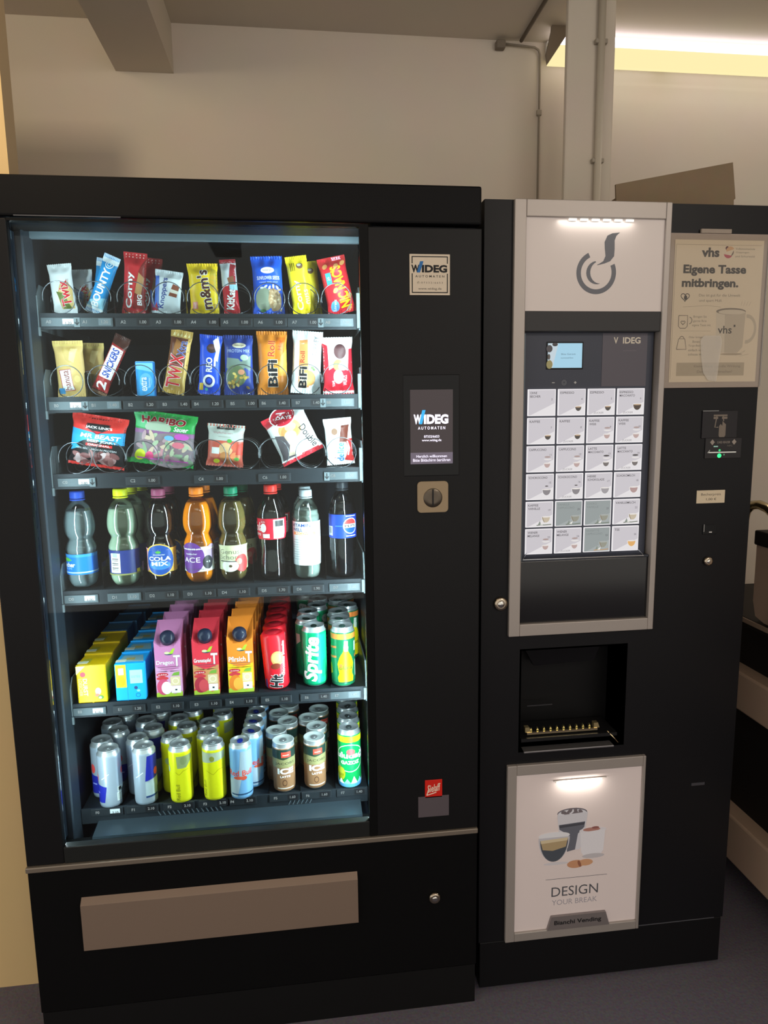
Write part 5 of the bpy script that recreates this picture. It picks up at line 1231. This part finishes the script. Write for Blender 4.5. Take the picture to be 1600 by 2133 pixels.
MB().box(a[0], a[1], FY-.0025, FY, a[2]-.004, a[3], P('#2a282b', .4), .0008).art(A, flat((a[0]+a[1])/2, a[2], FY-.0025)).build('card_slot', CM)
a = rpx(1452, 1022, 1509, 1047, FY-.001); w, h = a[1]-a[0], a[3]-a[2]; A = Art(w, h)
A.text('Becherpreis', 0, .66, P('#5a5048', .5), L=w*.70, H=h*.25); A.text('1,00 \u20ac', .02, .30, P('#4a4038', .5), L=w*.36, H=h*.22)
MB().box(a[0], a[1], FY-.0014, FY, a[2], a[3], P('#d6c6ac', .6), .0003).art(A, flat((a[0]+a[1])/2, a[2], FY-.0014)).build('price_sticker', CM)
a = rpx(1464, 1094, 1492, 1112, FY)
cs = MB().box(a[0], a[1], FY-.002, FY, a[2], a[3], P('#101114', .3), .0006).build('coin_slot', CM)
MB().box(a[0]+.014, a[0]+.021, FY-.0036, FY-.0019, a[2]+.004, a[2]+.0065, P('#f0f0f0', .2, .9)).box(a[0]+.001, a[0]+.003, FY-.003, FY-.0019, a[2]+.006, a[3]+.002, P('#8a8a8a', .3, .7)).build('slot_edge', cs)
a = rpx(1440, 1631, 1467, 1634, FY); MB().box(a[0], a[1], FY-.0015, FY, a[2], a[3], P('#5a5a62', .3, .5)).build('return_edge', CM)

# notice in a clear sleeve on the coffee machine
SY = FY-.005
q = [at(1406, 497, SY), at(1592, 503, SY), at(1573, 797, SY), at(1394, 794, SY)]
x0, x1, z0, z1 = (q[0].x+q[3].x)/2, (q[1].x+q[2].x)/2, (q[2].z+q[3].z)/2, (q[0].z+q[1].z)/2
PH = thing('notice', 'paper notice with a mug picture in a clear sleeve on the coffee machine', 'notice', ((x0+x1)/2, SY, z0))
w, h = x1-x0, z1-z0
A = Art(w, h); PAP = P('#d3c4af', .7); N = P('#3f3833', .6); N2 = P('#7d7265', .6); GRY = P('#a99a86', .6)
LNE = P('#8d8070', .6)
A.rect(-.485, .965, .475, .967, LNE); A.rect(-.487, .02, -.484, .965, LNE)
A.text('vhs', -.10, .915, N, L=w*.20, H=h*.066, bold=.08)
A.ell(.085, .945, .02, .02, P('#5a2a30', .6)); A.ell(.12, .93, .045, .04, P('#c9a07a', .6), 20, 200); A.ell(.10, .91, .05, .05, P('#b04a58', .6), 190, 330); A.ell(.13, .92, .03, .04, P('#6a5a50', .6), 270, 380)
for i, s_ in enumerate(('Volkshochschule', 'G\u00f6ppingen', 'und Schurwald')): A.text(s_, .29-(.03 if i == 1 else 0), .942-.026*i, N2, L=w*(.22 if i != 1 else .15), H=h*.014)
A.text('Eigene Tasse', -.04, .79, N, L=w*.71, H=h*.078, bold=.08); A.text('mitbringen.', -.085, .695, N, L=w*.64, H=h*.078, bold=.08)
A.text('Das ist gut f\u00fcr die Umwelt', .03, .615, N2, L=w*.47, H=h*.024); A.text('und spart M\u00fcll.', -.07, .578, N2, L=w*.26, H=h*.022)
hp = [(-.36+.045*math.cos(t_)*1.0, 0) for t_ in ()]
def heart(u, v, s, m_): A.line([(u+s*.95*(math.sin(t_)**3), v+s*.72*w/h*(13*math.cos(t_)-5*math.cos(2*t_)-2*math.cos(3*t_)-math.cos(4*t_))/13) for t_ in [i*math.pi/12 for i in range(25)]], .008, m_)
heart(-.36, .605, .05, N); A.ell(-.355, .60, .018, .024, N)
A.line([(-.38, .535), (-.1, .545), (.05, .535)], .004, GRY)
A.line([(-.42, .475), (-.42, .40), (-.40, .385), (-.34, .385), (-.32, .40), (-.32, .475), (-.42, .475)], .008, N2); A.ring(-.305, .44, .035, .008, N2, -80, 80); heart(-.37, .425, .025, N2)
for i, s_ in enumerate(('Bringen Sie', 'gerne Ihre', 'eigene Tasse mit')): A.text(s_, -.18+.02*(i == 2), .465-.03*i, N2, L=w*(.15 if i < 2 else .21), H=h*.02)
A.line([(-.4, .365), (-.05, .365)], .003, GRY)
A.line([(-.43, .235), (-.41, .31), (-.34, .31), (-.32, .235), (-.43, .235)], .008, N2); A.ring(-.375, .31, .025, .008, N2, 0, 180)
for i, s_ in enumerate(('Oder bringen', 'Ihren', 'To-go-Becher', 'einfach von', 'zuhause mit')): A.text(s_, -.21, .32-.03*i, N2, L=w*(.17 if i != 1 else .08), H=h*.018)
MUG = P('#b8ab9a', .6); MUGL = P('#c8bcab', .6); MUGD = P('#7f7468', .6)
A.ring(.36, .38, .10, .028, MUG, -95, 95, sq=1.35); A.poly([(.0, .50), (.34, .50), (.325, .25), (.27, .21), (.08, .21), (.02, .25)], MUG); A.poly([(.0, .50), (.1, .50), (.12, .21), (.08, .21), (.02, .25)], MUGL)
A.ell(.17, .505, .17, .035, MUGD); A.ell(.18, .50, .155, .026, MUGL)
A.text('vhs', .11, .375, N, L=w*.16, H=h*.055, bold=.02); A.rect(.21, .395, .23, .41, N)
A.ell(.2, .20, .13, .012, GRY); A.line([(.25, .19), (.36, .225), (.30, .185), (.4, .2)], .004, GRY)
A.rect(-.42, .045, .36, .14, P('#ad9f8a', .6)); A.ring(-.32, .09, .04, .006, GRY)
A.text('Kleine Geste \u2013 gro\u00dfe Wirkung.', .05, .112, N2, L=w*.54, H=h*.02); A.text('Danke f\u00fcrs Mitmachen!', .02, .075, N2, L=w*.40, H=h*.018)
for i in range(4): A.line([(.28+.03*i, .545), (.29+.035*i, .575)], .003, GRY)
MB().box(-w/2, w/2, 0, .0006, 0, h, PAP).art(A, lambda u, v, o: (u, -o, v)).build('paper', PH)
SL = CLEAR('#fdfcfa', .7, .06, 1.45)
s1, s2 = at(1388, 488, SY).x-(x0+x1)/2, at(1600, 488, SY).x-(x0+x1)/2
MB().box(-w/2-.017, w/2+.012, -.0020, -.0014, -.010, h+.011, SL).build('front_sleeve', PH)
MB().box(-w/2-.017, w/2+.012, .0010, .0030, -.012, h+.013, P('#a3948a', .4)).build('back_plate', PH)
for xx in (-w/2-.016, w/2+.009): MB().box(xx, xx+.0016, -.0022, .003, -.01, h+.011, CLEAR('#ffffff', 2.5, .1, 1.6)).build('sleeve_edge', PH)
MB().box(-w*.22, w*.12, -.002, .004, h+.013, h+.022, P('#9d9084', .5, .0), .001).build('hanger_tab', PH)
MB().prism([(-.012, .004), (.008, .0), (.016, .085), (.012, .098), (-.026, .098), (-.034, .088), (-.030, .05), (-.024, .02)], -.0026, -.0022, HAZE('#efe6da', .28)).build('sleeve_reflection', PH)  # whitish reflection on the sleeve, painted as a hazy sheet
